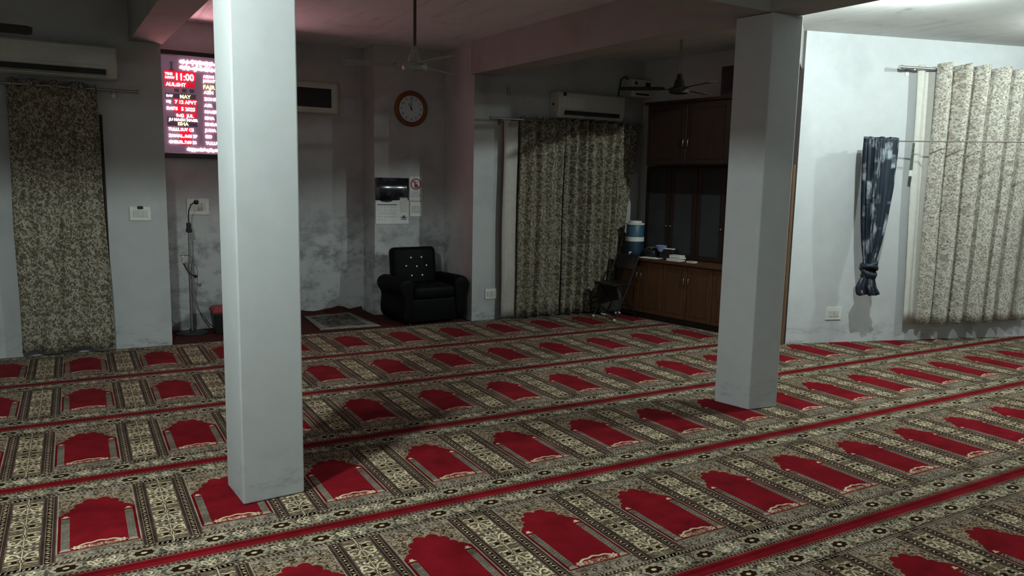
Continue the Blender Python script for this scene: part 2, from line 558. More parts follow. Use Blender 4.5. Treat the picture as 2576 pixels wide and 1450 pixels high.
def tile_polys():
    """polygons (points, colour, filling, layer) of one woven niche repeat; u across, v towards the front wall"""
    out = []
    L = [0]
    def P(pts, c, a=0.0, lay=None):
        out.append((pts, c, a, L[0] if lay is None else lay))
    def R(u0, v0, u1, v1, c, a=0.0, lay=None):
        P([(u0, v0), (u1, v0), (u1, v1), (u0, v1)], c, a, lay)
    def E(u, v, ru, rv, c, n=8, lay=None, rot=0.0, a=0.0):
        cr, sr = math.cos(rot), math.sin(rot)
        P([(u + ru * math.cos(t) * cr - rv * math.sin(t) * sr, v + ru * math.cos(t) * sr + rv * math.sin(t) * cr) for t in [2 * math.pi * i / n for i in range(n)]], c, a, lay)
    def ribbon(pts, w, c, lay, taper=False):
        n = len(pts)
        l, r = [], []
        for i, p in enumerate(pts):
            q0, q1 = pts[max(i - 1, 0)], pts[min(i + 1, n - 1)]
            d = (q1[0] - q0[0], q1[1] - q0[1])
            m_ = math.hypot(*d) or 1
            ww = w * (0.35 + 0.65 * math.sin(math.pi * (0.12 + 0.76 * i / (n - 1)))) if taper else w
            nx, ny = -d[1] / m_ * ww, d[0] / m_ * ww
            l.append((p[0] + nx, p[1] + ny))
            r.append((p[0] - nx, p[1] - ny))
        for i in range(n - 1):
            P([l[i], r[i], r[i + 1], l[i + 1]], c, 0.0, lay)
    def spiral(u, v, r0, a0, turns, sgn, w, c, lay, start=None, k=11):
        pts = [start] if start else []
        for i in range(k):
            t = i / (k - 1)
            a = a0 + sgn * turns * 2 * math.pi * t
            r = r0 * (1 - 0.72 * t)
            pts.append((u + r * math.cos(a), v + r * math.sin(a)))
        ribbon(pts, w, c, lay, True)
    U = P_U
    V1 = 1.1963
    rnd = random.Random(5)
    # --- full-width bands (bottom, and mirrored at the top)
    for f in (lambda v: v, lambda v: V1 - v):
        def RR(v0, v1, c, a=0.0, lay=1):
            x, y = sorted((f(v0), f(v1)))
            R(0, x, U, y, c, a, lay)
        RR(0, 0.021, REDD if f(1) == 1 else RED)
        RR(0.021, 0.036, RED)
        RR(0.036, 0.0385, TAN)
        RR(0.0385, 0.058, MAUVE, 0.25)
        RR(0.058, 0.061, GREY)
        RR(0.061, 0.165, GREEN, 0.85)
        RR(0.165, 0.168, BROWN)
        RR(0.168, 0.189, MAUVE, 0.15)
        RR(0.189, 0.192, PALE)
        k = 28
        for i in range(k):
            u = (i + 0.5) * U / k
            P([(u - 0.006, f(0.0405)), (u + 0.006, f(0.0405)), (u, f(0.054))], REDD, 0, 2)
            E(u + U / k / 2, f(0.050), 0.0042, 0.0050, PALE, 6, 2)
            P([(u - 0.007, f(0.171)), (u + 0.002, f(0.171)), (u + 0.008, f(0.186)), (u - 0.001, f(0.186))], PALE, 0, 2)
        for uc in (0.038, 0.345):
            v = f(0.113)
            P([(uc - 0.066, v), (uc - 0.04, v + 0.030), (uc - 0.02, v + 0.041), (uc + 0.02, v + 0.041), (uc + 0.04, v + 0.030), (uc + 0.066, v), (uc + 0.04, v - 0.030), (uc + 0.02, v - 0.041), (uc - 0.02, v - 0.041), (uc - 0.04, v - 0.030)], PALE, 0, 2)
            n = 16
            P([(uc + (0.050 if i % 2 == 0 else 0.040) * math.cos(2 * math.pi * i / n), v + (0.033 if i % 2 == 0 else 0.025) * math.sin(2 * math.pi * i / n)) for i in range(n)], BROWN, 0, 3)
            E(uc, v, 0.014, 0.010, CREAMC, 8, 4)
            for s in (-1, 1):
                E(uc + s * 0.098, v, 0.013, 0.032, CREAMC if s > 0 else PALE, 8, 2, s * 0.5)
                E(uc + s * 0.098, v, 0.006, 0.020, GREEN, 8, 3, s * 0.5)
                spiral(uc + s * 0.132, v + 0.018, 0.020, math.pi / 2, 0.8, s, 0.0048, CREAMC, 3)
                spiral(uc + s * 0.132, v - 0.018, 0.020, -math.pi / 2, 0.8, -s, 0.0048, CREAMC, 3)
                for dv in (-0.038, 0.038):
                    E(uc + s * 0.085, v + dv, 0.012, 0.006, BROWN, 6, 3)
                    E(uc + s * 0.035, v + dv * 1.12, 0.010, 0.004, CREAMC, 6, 3)
    # --- frame field of the niche
    u0, u1 = 0.0, 0.346
    R(u0, 0.192, u1, 1.0043, TAN, 0.9, 0)
    R(u1, 0.168, U, 1.028, OLIVE, 0.3, 0)
    for (va, vb) in ((0.194, 0.262), (0.942, 1.002)):
        R(u0 + 0.004, va, u1 - 0.004, vb, GREY, 0.55, 1)
        vm = (va + vb) / 2
        for i in range(5):
            uu = u0 + 0.045 + i * 0.064
            E(uu, vm + (0.007 if i % 2 else -0.007), 0.016, 0.010, MAUVE, 8, 2, 0.4 if i % 2 else -0.4)
            E(uu, vm + (0.007 if i % 2 else -0.007), 0.006, 0.004, CREAMC, 6, 3)
            spiral(uu + 0.032, vm, 0.017, 0.8 * i, 0.75, 1 if i % 2 else -1, 0.0035, PALE, 2, None, 8)
    R(u0, 0.264, u1, 0.274, GREY, 0.1, 1)
    R(u0 + 0.001, 0.276, u1 - 0.001, 0.704, REDD, 0, 1)      # dark red jambs
    R(u0 - 0.003, 0.270, u0 + 0.002, 1.0, PALE, 0, 2)
    R(u1 - 0.002, 0.270, u1 + 0.003, 1.0, PALE, 0, 2)
    # multifoil arch
    c0 = 0.173
    half = [(0.0, 0.862), (0.012, 0.876), (0.030, 0.885), (0.046, 0.882), (0.058, 0.872), (0.063, 0.856), (0.062, 0.844),
            (0.072, 0.842), (0.088, 0.838), (0.098, 0.828), (0.103, 0.812), (0.099, 0.795), (0.093, 0.786),
            (0.108, 0.784), (0.118, 0.776), (0.123, 0.762), (0.122, 0.748), (0.134, 0.744), (0.146, 0.734), (0.152, 0.722), (0.170, 0.700)]
    arch = [(c0 - a, b) for a, b in half[::-1]] + [(c0 + a, b) for a, b in half[1:]]
    # spandrel ornament
    for s in (-1, 1):
        for (a, v, r, tn) in ((0.145, 0.80, 0.026, 0.9), (0.135, 0.870, 0.030, 1.0), (0.085, 0.905, 0.026, 0.9), (0.030, 0.920, 0.018, 0.7), (0.152, 0.925, 0.014, 0.7)):
            spiral(c0 + s * a, v, r, rnd.uniform(0, 6), tn, s, 0.0042, (0.33, 0.25, 0.185), 2)
            E(c0 + s * a, v, 0.006, 0.006, (0.24, 0.13, 0.09), 6, 3)
            E(c0 + s * (a - 0.022), v + 0.016, 0.011, 0.005, BROWN, 6, 3, s * 0.6)
            E(c0 + s * (a + 0.016), v - 0.020, 0.010, 0.005, (0.10, 0.075, 0.055), 6, 3, -s * 0.6)
    # outline bumps follow the arch
    ribbon(arch, 0.0080, (0.31, 0.235, 0.165), 3)
    ribbon([(a, b - 0.001) for a, b in arch], 0.0042, (0.115, 0.060, 0.040), 4)
    redpoly = [(c0 + 0.170, 0.2765), (c0 - 0.170, 0.2765)] + arch
    P(redpoly, RED, 0, 5)
    # columns
    for s in (-1, 1):
        ua, ub = sorted((c0 + s * 0.122, c0 + s * 0.158))
        um = (ua + ub) / 2
        R(c0 + s * 0.158, 0.2775, c0 + s * 0.171, 0.695, REDD, 0, 6)
        R(ua, 0.305, ub, 0.655, GREY, 0.25, 6)
        n = 19
        for i in range(n):
            v = 0.312 + i * 0.018
            ribbon([(ua + 0.002, v), (ub - 0.002, v + 0.016)], 0.0019, (0.075, 0.075, 0.065), 7)
            if i < n - 1:
                ribbon([(ua + 0.002, v + 0.017), (ub - 0.002, v + 0.001)], 0.0012, (0.09, 0.09, 0.08), 7)
        for i in range(3):
            ribbon([(ua, 0.612 + i * 0.013), (ub, 0.622 + i * 0.013)], 0.003, (0.085, 0.085, 0.075), 7)
        E(um, 0.668, 0.019, 0.006, (0.10, 0.03, 0.03), 8, 7)
        P([(um - 0.022, 0.676), (um - 0.010, 0.682), (um - 0.007, 0.698), (um, 0.692), (um + 0.007, 0.698), (um + 0.010, 0.682), (um + 0.022, 0.676), (um, 0.672)], CREAMC, 0, 8)
        P([(ua - 0.006, 0.283), (ub + 0.006, 0.283), (ub, 0.300), (um, 0.309), (ua, 0.300)], PALE, 0, 8)
    # foot ornament
    R(c0 - 0.085, 0.281, c0 + 0.085, 0.318, PINK, 0.5, 6)
    arc = [(c0 + t * 0.085, 0.322 + 0.018 * math.cos(t * math.pi * 0.5) + 0.004 * math.cos(t * 9)) for t in [i / 8 - 1 for i in range(17)]]
    ribbon(arc, 0.0062, CREAMC, 7)
    for i in range(-2, 3):
        spiral(c0 + i * 0.034, 0.302, 0.013, 1.5, 0.8, 1 if i % 2 else -1, 0.003, CREAMC, 7)
    for s in (-1, 1):
        n = 12
        P([(c0 + s * 0.094 + (0.026 if i % 2 == 0 else 0.013) * math.cos(2 * math.pi * i / n), 0.305 + (0.024 if i % 2 == 0 else 0.013) * math.sin(2 * math.pi * i / n)) for i in range(n)], CREAMC, 0, 8)
        E(c0 + s * 0.094, 0.305, 0.006, 0.006, TAN, 6, 9)
    # --- guard strips and scroll stripe between the niches
    for (a, sgn) in ((0.349, 1), (U - 0.003, -1)):
        def S(d0, d1, c, fa=0.0):
            x, y = sorted((a + sgn * d0, a + sgn * d1))
            R(x, 0.193, y, 1.0033, c, fa, 1)
        S(0.000, 0.004, (0.12, 0.085, 0.08))
        S(0.004, 0.016, MAUVE)
        S(0.016, 0.019, GREY)
        S(0.019, 0.044, BROWN)
        S(0.044, 0.047, GREY)
        S(0.047, 0.060, MAUVE)
        S(0.060, 0.063, (0.10, 0.08, 0.07))
        n = 34
        for i in range(n):
            v = 0.202 + i * 0.0236
            if i % 2 == 0:
                P([(a + sgn * 0.021, v), (a + sgn * 0.033, v + 0.003), (a + sgn * 0.042, v + 0.013), (a + sgn * 0.030, v + 0.013)], CREAMC, 0, 2)
            else:
                P([(a + sgn * 0.021, v + 0.013), (a + sgn * 0.033, v + 0.010), (a + sgn * 0.042, v), (a + sgn * 0.030, v)], PALE, 0, 2)
    cs = 0.4795
    hw = 0.068
    R(cs - hw, 0.170, cs + hw, 1.026, OLIVE, 0.35, 1)
    cx = lambda s, d: cs + s * d
    per = 0.382
    for v0 in (0.215, 0.597, 0.979):
        for s in (-1, 1):
            for dv in (-0.055, 0.055):
                v = v0 + dv
                if v > 1.02 or v < 0.18:
                    continue
                def leaf(k, c, lay):
                    P([(cx(s, 0.008), v), (cx(s, 0.022), v + 0.017 * k), (cx(s, 0.042), v + 0.015 * k), (cx(s, 0.058 * (0.9 + 0.1 * k)), v), (cx(s, 0.042), v - 0.015 * k), (cx(s, 0.022), v - 0.017 * k)], c, 0, lay)
                leaf(1.32, CREAMC, 3)
                leaf(1.0, BROWN, 4)
                E(cx(s, 0.044), v, 0.0075, 0.0075, CREAMC, 6, 5)
                ribbon([(cx(s, 0.010), v + 0.030), (cx(s, 0.03), v + 0.024), (cx(s, 0.050), v + 0.030), (cx(s, 0.064), v + 0.020)], 0.0042, CREAMC, 3)
                ribbon([(cx(s, 0.008), v - 0.028), (cx(s, 0.03), v - 0.023), (cx(s, 0.050), v - 0.029), (cx(s, 0.065), v - 0.024)], 0.0036, CREAMC, 3)
            # scrolls between two leaf pairs
            for (vc, up) in ((v0 + 0.118, 1), (v0 + 0.264, -1)):
                if vc > 1.0 or vc < 0.19:
                    continue
                spiral(cx(s, 0.042), vc, 0.0245, (math.pi if s > 0 else 0.0), 0.95, -s * up, 0.0112, BROWN, 2, (cx(s, 0.006), vc - up * 0.024))
                spiral(cx(s, 0.042), vc, 0.0245, (math.pi if s > 0 else 0.0), 0.95, -s * up, 0.0080, CREAMC, 3, (cx(s, 0.006), vc - up * 0.024))
                E(cx(s, 0.056), vc + up * 0.034, 0.013, 0.008, BROWN, 6, 2, s * 0.7)
                E(cx(s, 0.056), vc + up * 0.034, 0.011, 0.006, CREAMC, 6, 3, s * 0.7)
                E(cx(s, 0.061), vc - up * 0.022, 0.0075, 0.016, BROWN, 8, 2)
                E(cx(s, 0.061), vc - up * 0.022, 0.0055, 0.0135, CREAMC, 8, 3)
                spiral(cx(s, 0.022), vc + up * 0.047, 0.016, (math.pi if s > 0 else 0.0), 0.8, s * up, 0.0085, BROWN, 2)
                spiral(cx(s, 0.022), vc + up * 0.047, 0.016, (math.pi if s > 0 else 0.0), 0.8, s * up, 0.0055, CREAMC, 3)
                E(cx(s, 0.018), vc + up * 0.022, 0.011, 0.006, PALE, 6, 3, -s * 0.7)
            vg = v0 + 0.191
            if 0.2 < vg < 1.0:
                E(cx(s, 0.030), vg, 0.020, 0.011, GREEN, 8, 3, s * 0.5)
                E(cx(s, 0.030), vg, 0.012, 0.005, PALE, 8, 4, s * 0.5)
                E(cx(s, 0.055), vg, 0.008, 0.012, CREAMC, 6, 3)
                E(cx(s, 0.014), vg + 0.018, 0.007, 0.005, BROWN, 6, 3)
                E(cx(s, 0.014), vg - 0.018, 0.007, 0.005, BROWN, 6, 3)
    R(cs - 0.0022, 0.174, cs + 0.0022, 1.022, CREAMC, 0, 6)
    for v0 in (0.215, 0.597, 0.979):
        for dv, r in ((-0.055, 1.0), (0.055, 1.0), (0.191, 0.7)):
            v = v0 + dv
            if 0.18 < v < 1.02:
                E(cs, v, 0.0078 * r, 0.0145 * r, CREAMC, 8, 6)
    return out

TILE = tile_polys()
LAYER = 0.00016

def roll_mesh(name, off, y0, x_lo, x_hi, cuts, mv=0.0):
    k0 = math.floor((x_lo - off) / P_U) - 1
    k1 = math.ceil((x_hi - off) / P_U) + 1
    tv, tf, tc = [], [], []
    for pts, c, a, lay in TILE:
        i0 = len(tv)
        for (u, v) in pts:
            tv.append((u, v, -0.0022 + lay * LAYER))
        tf.append(list(range(i0, i0 + len(pts))))
        tc.append((c[0], c[1], c[2], a))
    tv = np.array(tv)
    verts, faces, cols = [], [], []
    n = len(tv)
    for j, k in enumerate(range(k0, k1)):
        t = tv.copy()
        t[:, 0] += off + k * P_U
        t[:, 1] += y0
        verts.append(t)
        faces += [[i + j * n for i in f] for f in tf]
        cols += tc
    me = bpy.data.meshes.new(name)
    me.from_pydata(np.concatenate(verts).tolist(), [], faces)
    ca = me.attributes.new('Col', 'FLOAT_COLOR', 'FACE')
    ca.data.foreach_set('color', np.array(cols, dtype=np.float32).ravel())
    bm = bmesh.new()
    bm.from_mesh(me)
    # trim to the room: left end, right end, and slanted walls / cabinets
    planes = [((x_lo, 0, 0), (-1, 0, 0)), ((x_hi, 0, 0), (1, 0, 0))] + cuts
    for co, no in planes:
        bmesh.ops.bisect_plane(bm, geom=bm.verts[:] + bm.edges[:] + bm.faces[:], plane_co=co, plane_no=no, clear_outer=True)
    # backing slab
    fl_ = bm.loops.layers
    lay = bm.faces.layers.float_color.get('Col')
    ring = [Vector((x_lo, y0 + 0.0015, 0)), Vector((x_hi, y0 + 0.0015, 0)), Vector((x_hi, y0 + 1.1948, 0)), Vector((x_lo, y0 + 1.1948, 0))]
    for co, no in planes:
        co, no = Vector(co), Vector(no)
        new = []
        for a, b in zip(ring, ring[1:] + ring[:1]):
            da, db = (a - co).dot(no), (b - co).dot(no)
            if da <= 0:
                new.append(a)
            if da * db < 0:
                new.append(a + (b - a) * (da / (da - db)))
        ring = new
    lo = [bm.verts.new((p.x, p.y, -0.0118)) for p in ring]
    hi = [bm.verts.new((p.x, p.y, -0.0026)) for p in ring]
    fs = [bm.faces.new(lo[::-1]), bm.faces.new(hi)] + [bm.faces.new((lo[i], lo[(i + 1) % len(lo)], hi[(i + 1) % len(lo)], hi[i])) for i in range(len(lo))]
    for f in fs:
        f[lay] = (0.09, 0.02, 0.02, 0)
    bm.to_mesh(me)
    bm.free()
    me.materials.append(M_CARPET)
    o = bpy.data.objects.new(name, me)
    COL.objects.link(o)
    return o

wall_cut = (tuple(WA), tuple(-WN))
cab_cut = (tuple(CA + CN * 0.02), tuple(-CN))
Y_A = 2.3431 + 0.004
ROLLS = [ # offset, row index from A, left, right, cuts, label
    (-0.154, 4, -3.5, 6.3, [], 'farthest strip of red niche prayer carpet, running along the front wall'),
    (-0.154, 3, -3.5, 6.9, [cab_cut], 'strip of red niche prayer carpet passing in front of the wooden cabinets'),
    (-0.178, 2, -3.5, 10.2, [wall_cut], 'red niche prayer carpet strip just beyond the two pillars, ending at the right wall'),
    (-0.147, 1, -3.5, 11.3, [wall_cut], 'strip of red niche prayer carpet on which both pillars stand'),
    (-0.0146, 0, -3.5, 11.4, [wall_cut], 'strip of red niche prayer carpet just in front of the two pillars'),
    (0.03, -1, -3.5, 11.4, [], 'nearest strip of red niche prayer carpet, showing only in the bottom right corner'),
    (-0.10, -2, -3.5, 11.4, [], 'strip of red niche prayer carpet just below the picture edge, by the camera'),
]
for off, i, xl, xh, cuts, lab in ROLLS:
    y0 = Y_A + i * 1.1963
    cc = list(cuts)
    if i == 4:
        cc = [((0, 8.285, 0), (0, 1, 0)), cab_cut]
    tag(roll_mesh('prayer_carpet', off, y0, xl, xh, cc), lab, 'carpet', 'striped prayer carpet strips')

# plain dark red carpet laid in the prayer niche
k = NT('niche_carpet_pile')
co = k.n('ShaderNodeNewGeometry').outputs['Position']
k.bump(k.noise(co, 300, 2), 0.3, 0.003)
M_NCARPET = k.fin(k.mix(k.ramp(k.noise(co, 40, 4), 0.4, 0.65), (0.055, 0.012, 0.013), (0.035, 0.020, 0.016)), 0.95, 0, 0.08)
b = B()
b.prism([(0.815, 8.33), (4.175, 8.33), (4.175, 9.135), (3.235, 9.135), (3.235, 9.56), (1.775, 9.56), (1.775, 9.035), (0.815, 9.035)], -0.0115, 0.0)
nc = tag(b.build('niche_carpet', M_NCARPET), 'dark red carpet in the front wall recess, rumpled along the back wall', 'carpet')
# rumpled edge turned up against the back wall
b = B()
rs = []
for i in range(19):
    x = 1.80 + i * (3.20 - 1.80) / 18
    h = 0.030 + 0.028 * (0.5 + 0.5 * math.sin(i * 1.1)) + (0.03 if i in (14, 15) else 0)
    rs.append([(x, 9.44, 0.001), (x, 9.50, h * 0.7), (x, 9.545, h), (x, 9.565, h * 0.6), (x, 9.565, 0.001)])
b.rings(rs)
b.build('rumpled_edge', M_NCARPET, nc)

# ------------------------------------------------------------------ small prayer rug in the niche
k = NT('grey_rug')
uv = k.mapping(k.coord(), (1, 1, 1), (0, 0, 0), (-2.69, -8.89, 0))
d = k.n('ShaderNodeSeparateXYZ'); k.link(uv, d.inputs[0])
edge = k.math('MAXIMUM', k.ramp(k.math('ABSOLUTE', d.outputs[0]), 0.235, 0.25), k.ramp(k.math('ABSOLUTE', d.outputs[1]), 0.36, 0.38))
inner = k.mix(k.ramp(k.noise(uv, 11, 5, 0.7), 0.42, 0.6), (0.030, 0.034, 0.030), (0.13, 0.135, 0.115))
k.bump(k.noise(uv, 200, 2), 0.2, 0.002)
M_RUG = k.fin(k.mix(edge, inner, k.mix(k.ramp(k.noise(uv, 60, 3), 0.4, 0.6), (0.13, 0.125, 0.105), (0.27, 0.26, 0.22))), 0.95, 0, 0.1)
rug = thing('prayer_rug', 'small grey patterned rug lying askew in the front wall recess', 'rug', (2.69, 8.90, 0.006))
nx, ny = 10, 12
rows = []
qc = [(2.345, 8.42), (3.04, 8.38), (3.00, 9.40), (2.40, 9.36)]
verts = []
for j in range(ny + 1):
    row = []
    for i in range(nx + 1):
        a, c = i / nx, j / ny
        p0 = Vector(qc[0]).lerp(Vector(qc[1]), a); p1 = Vector(qc[3]).lerp(Vector(qc[2]), a)
        p = p0.lerp(p1, c)
        row.append((p.x, p.y, 0.008 + 0.004 * math.sin(i * 1.3 + j) * math.sin(j * 0.9)))
    rows.append(row)
b = B(); b.rings(rows, 0, False, False)
o = b.build('rug_field', M_RUG, rug, smooth=True, solid=0.007)
b = B()
for t in range(28):
    a = t / 27
    p = Vector(qc[0]).lerp(Vector(qc[1]), a)
    b.box((p.x, p.y - 0.012, 0.006), (0.007, 0.028, 0.004), 0.1 * math.sin(t * 3))
fr = b.build('fringe', plain('rug_fringe', (0.20, 0.19, 0.16), 0.9), rug)
fr['kind'] = 'stuff'

# ------------------------------------------------------------------ curtains
def curtain_mesh(name, mat, parent, P0, along, normal, z1, z0, w_top, w_bot, amp, nfold, seed, shift=0.0, gather=1.6, nz=20, hem=0.02, eyelet=True, uvs=1.0, profile=None, du=0.0):
    rnd = random.Random(seed)
    nx = max(24, int(nfold * 12))
    ph = [rnd.uniform(-0.5, 0.5) for _ in range(4)]
    bm = bmesh.new()
    uvl = bm.loops.layers.uv.new('UVMap')
    grid = []
    for j in range(nz + 1):
        c = j / nz                                     # 0 top, 1 bottom
        w = w_top + (w_bot - w_top) * c
        row = []
        for i in range(nx + 1):
            a = i / nx
            t = a + 0.018 * math.sin(2 * math.pi * (2.3 * a + ph[0])) + 0.012 * math.sin(2 * math.pi * (4.1 * a + ph[1])) * c
            wave = math.sin(2 * math.pi * nfold * t + 0.7 * math.sin(3 * a + 2 * c * ph[2]))
            am = amp * (1.0 - 0.25 * c + 0.35 * math.sin(5.1 * a + ph[3]))
            if profile:
                am *= profile(a)
            s = shift * c + a * w + 0.006 * math.sin(9 * c + 7 * a)
            o = am * (wave * 0.5 + 0.5)
            zz = z1 + (z0 - z1) * c
            if j == nz:
                zz += hem * math.sin(2 * math.pi * nfold * a * 0.5 + ph[1])
            if eyelet and j == 0:
                zz += 0.012 * wave
            p = P0 + along * s + normal * o
            row.append(bm.verts.new((p.x, p.y, zz)))
        grid.append(row)
    full = w_top * gather
    for j in range(nz):
        for i in range(nx):
            f = bm.faces.new((grid[j][i], grid[j + 1][i], grid[j + 1][i + 1], grid[j][i + 1]))
            f.smooth = True
            for lp, (ii, jj) in zip(f.loops, ((i, j), (i, j + 1), (i + 1, j + 1), (i + 1, j))):
                lp[uvl].uv = (du + ii / nx * full * uvs, (z1 - (z1 - z0) * jj / nz) * uvs)
    me = bpy.data.meshes.new(name)
    bm.to_mesh(me); bm.free()
    me.materials.append(mat)
    o = bpy.data.objects.new(name, me)
    COL.objects.link(o)
    md = o.modifiers.new('solid', 'SOLIDIFY'); md.thickness = 0.003; md.offset = 0
    if parent is not None:
        o.parent = parent
        o.matrix_parent_inverse = Matrix.Translation(parent.location).inverted()
    return o

def rod(name, p0, p1, r, label, walln, dist, brackets, mat=M_STEEL, finial=True):
    p0, p1 = Vector(p0), Vector(p1)
    t = thing(name, label, 'curtain rod', p0)
    B().cyl(p0, p1, r, n=12).build('tube', mat, t, autos=True)
    d = (p1 - p0).normalized()
    if finial:
        for q, s in ((p0, -1), (p1, 1)):
            B().cyl(q, q + d * s * 0.03, r * 1.35, n=12).build('end_cap', mat, t, autos=True)
    for a in brackets:
        q = p0.lerp(p1, a)
        b = B()
        b.cyl(q, q - walln * dist, 0.009, n=8)
        e = q - walln * dist
        b.box(e + walln * 0.004 + Vector((0, 0, -0.02)), (0.035, 0.008, 0.09), math.atan2(walln.y, walln.x) + math.pi / 2)
        b.cyl(q + Vector((0, 0, -0.022)), q + Vector((0, 0, 0.0)), 0.012, n=8)
        b.build('bracket', mat, t)
    return t

X = Vector((1, 0, 0)); NY = Vector((0, -1, 0))
def rings_on(t, p0, along, xs, z, r, mat=M_CHROME):
    for s in xs:
        q = p0 + along * s
        bb = B()
        n = 14
        for (i) in range(1):
            rs = []
            for k in range(n):
                a = 2 * math.pi * k / n
                cvec = Vector((0, 0, math.cos(a))) * r + NYX(along) * (math.sin(a) * r)
                ctr = Vector((q.x, q.y, z)) + cvec
                e1 = cvec.normalized()
                rs.append([ctr + e1 * 0.004 * math.cos(b_) + along * 0.004 * math.sin(b_) for b_ in [2 * math.pi * m_ / 6 for m_ in range(6)]])
            rs.append(rs[0])
            bb.rings([[tuple(p) for p in r_] for r_ in rs], 0, False)
        bb.build('eyelet_ring', mat, t, smooth=True)
def NYX(along):
    return Vector((-along.y, along.x, 0))

# left curtain by the front wall
rod('curtain_rod', (-0.75, 8.20, 2.475), (0.56, 8.20, 2.475), 0.012, 'thin metal rod above the dim curtain at the left edge', NY, 0.10, (0.08, 0.86))
t = thing('floral_curtain', 'dim leaf-print curtain hanging under the left air conditioner', 'curtain', (-0.10, 8.2, 0.03), group=None)
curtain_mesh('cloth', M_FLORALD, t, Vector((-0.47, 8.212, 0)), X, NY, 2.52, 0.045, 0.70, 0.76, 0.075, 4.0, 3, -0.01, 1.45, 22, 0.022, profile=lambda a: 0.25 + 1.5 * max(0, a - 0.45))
rings_on(t, Vector((-0.47, 8.20, 0)), X, (0.08, 0.26, 0.45, 0.62), 2.475, 0.024, M_STEEL)

# pair of curtains on the middle front wall
rod('curtain_rod', (4.36, 8.165, 2.452), (6.60, 8.165, 2.468), 0.013, 'thin metal rod under the wall air conditioner, holding the wide curtain pair', NY, 0.135, (0.075, 0.5, 0.97))
t = thing('floral_curtain', 'left half of the wide dim curtain pair, with its pale lining turned outward', 'curtain', (5.1, 8.2, 0.02))
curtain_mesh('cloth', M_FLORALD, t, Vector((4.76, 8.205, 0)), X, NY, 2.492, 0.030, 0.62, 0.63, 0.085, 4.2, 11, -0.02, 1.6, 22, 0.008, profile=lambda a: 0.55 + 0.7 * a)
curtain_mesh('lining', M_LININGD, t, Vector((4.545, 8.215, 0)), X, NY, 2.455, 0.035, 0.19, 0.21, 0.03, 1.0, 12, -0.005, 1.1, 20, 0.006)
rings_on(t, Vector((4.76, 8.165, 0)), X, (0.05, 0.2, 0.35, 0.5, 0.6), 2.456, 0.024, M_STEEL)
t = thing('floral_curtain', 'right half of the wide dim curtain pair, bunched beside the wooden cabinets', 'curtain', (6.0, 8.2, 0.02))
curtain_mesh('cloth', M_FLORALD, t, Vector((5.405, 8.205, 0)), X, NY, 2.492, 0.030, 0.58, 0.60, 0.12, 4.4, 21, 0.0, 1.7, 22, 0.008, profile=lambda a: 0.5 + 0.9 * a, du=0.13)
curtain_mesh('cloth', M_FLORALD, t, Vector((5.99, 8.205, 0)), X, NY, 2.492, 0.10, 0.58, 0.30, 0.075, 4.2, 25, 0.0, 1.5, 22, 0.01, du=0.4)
rings_on(t, Vector((5.40, 8.165, 0)), X, (0.06, 0.22, 0.40, 0.58, 0.76, 0.92, 1.10), 2.460, 0.024, M_STEEL)

# curtain on the slanted right wall
r0 = onwall(1.10, 3.003, 0.11); r1 = onwall(4.2, 3.0, 0.11)
rod('curtain_rod', r0, r1, 0.017, 'shiny metal rod over the bright curtain on the right wall', WN, 0.11, (0.05, 0.95), M_CHROME)
t = thing('floral_curtain', 'brightly lit cream leaf-print curtain on the slanted right wall', 'curtain', onwall(2.3, 0.2, 0.1))
curtain_mesh('cloth', M_FLORAL, t, onwall(1.515, 0, 0.055), WT, WN, 3.055, 0.215, 1.68, 1.52, 0.165, 6.2, 31, 0.05, 1.5, 26, 0.008, du=0.21)
curtain_mesh('lining', M_LINING, t, onwall(1.325, 0, 0.06), WT, WN, 3.04, 0.215, 0.235, 0.20, 0.03, 1.0, 33, 0.10, 1.05, 20, 0.006)
rings_on(t, onwall(1.5, 0, 0.11), WT, [0.1 + 0.2 * i for i in range(8)], 3.0, 0.030)

# ------------------------------------------------------------------ wooden window frames that show behind curtains
def window_frame(name, x0, x1, z0, z1):
    b = B()
    for (c, s) in (((x0, 8.285, (z0 + z1) / 2), (0.05, 0.04, z1 - z0)), ((x1, 8.285, (z0 + z1) / 2), (0.05, 0.04, z1 - z0)), (((x0 + x1) / 2, 8.285, z0), (x1 - x0, 0.04, 0.05)), (((x0 + x1) / 2, 8.285, z1), (x1 - x0, 0.04, 0.05))):
        b.box(c, s)
    o = struct(b.build(name, M_WOODD))
    g = B(); g.box(((x0 + x1) / 2, 8.293, (z0 + z1) / 2), (x1 - x0, 0.006, z1 - z0))
    g.build('pane', M_BLACK, o)
window_frame('window_1', -0.42, 0.248, 0.80, 2.25)

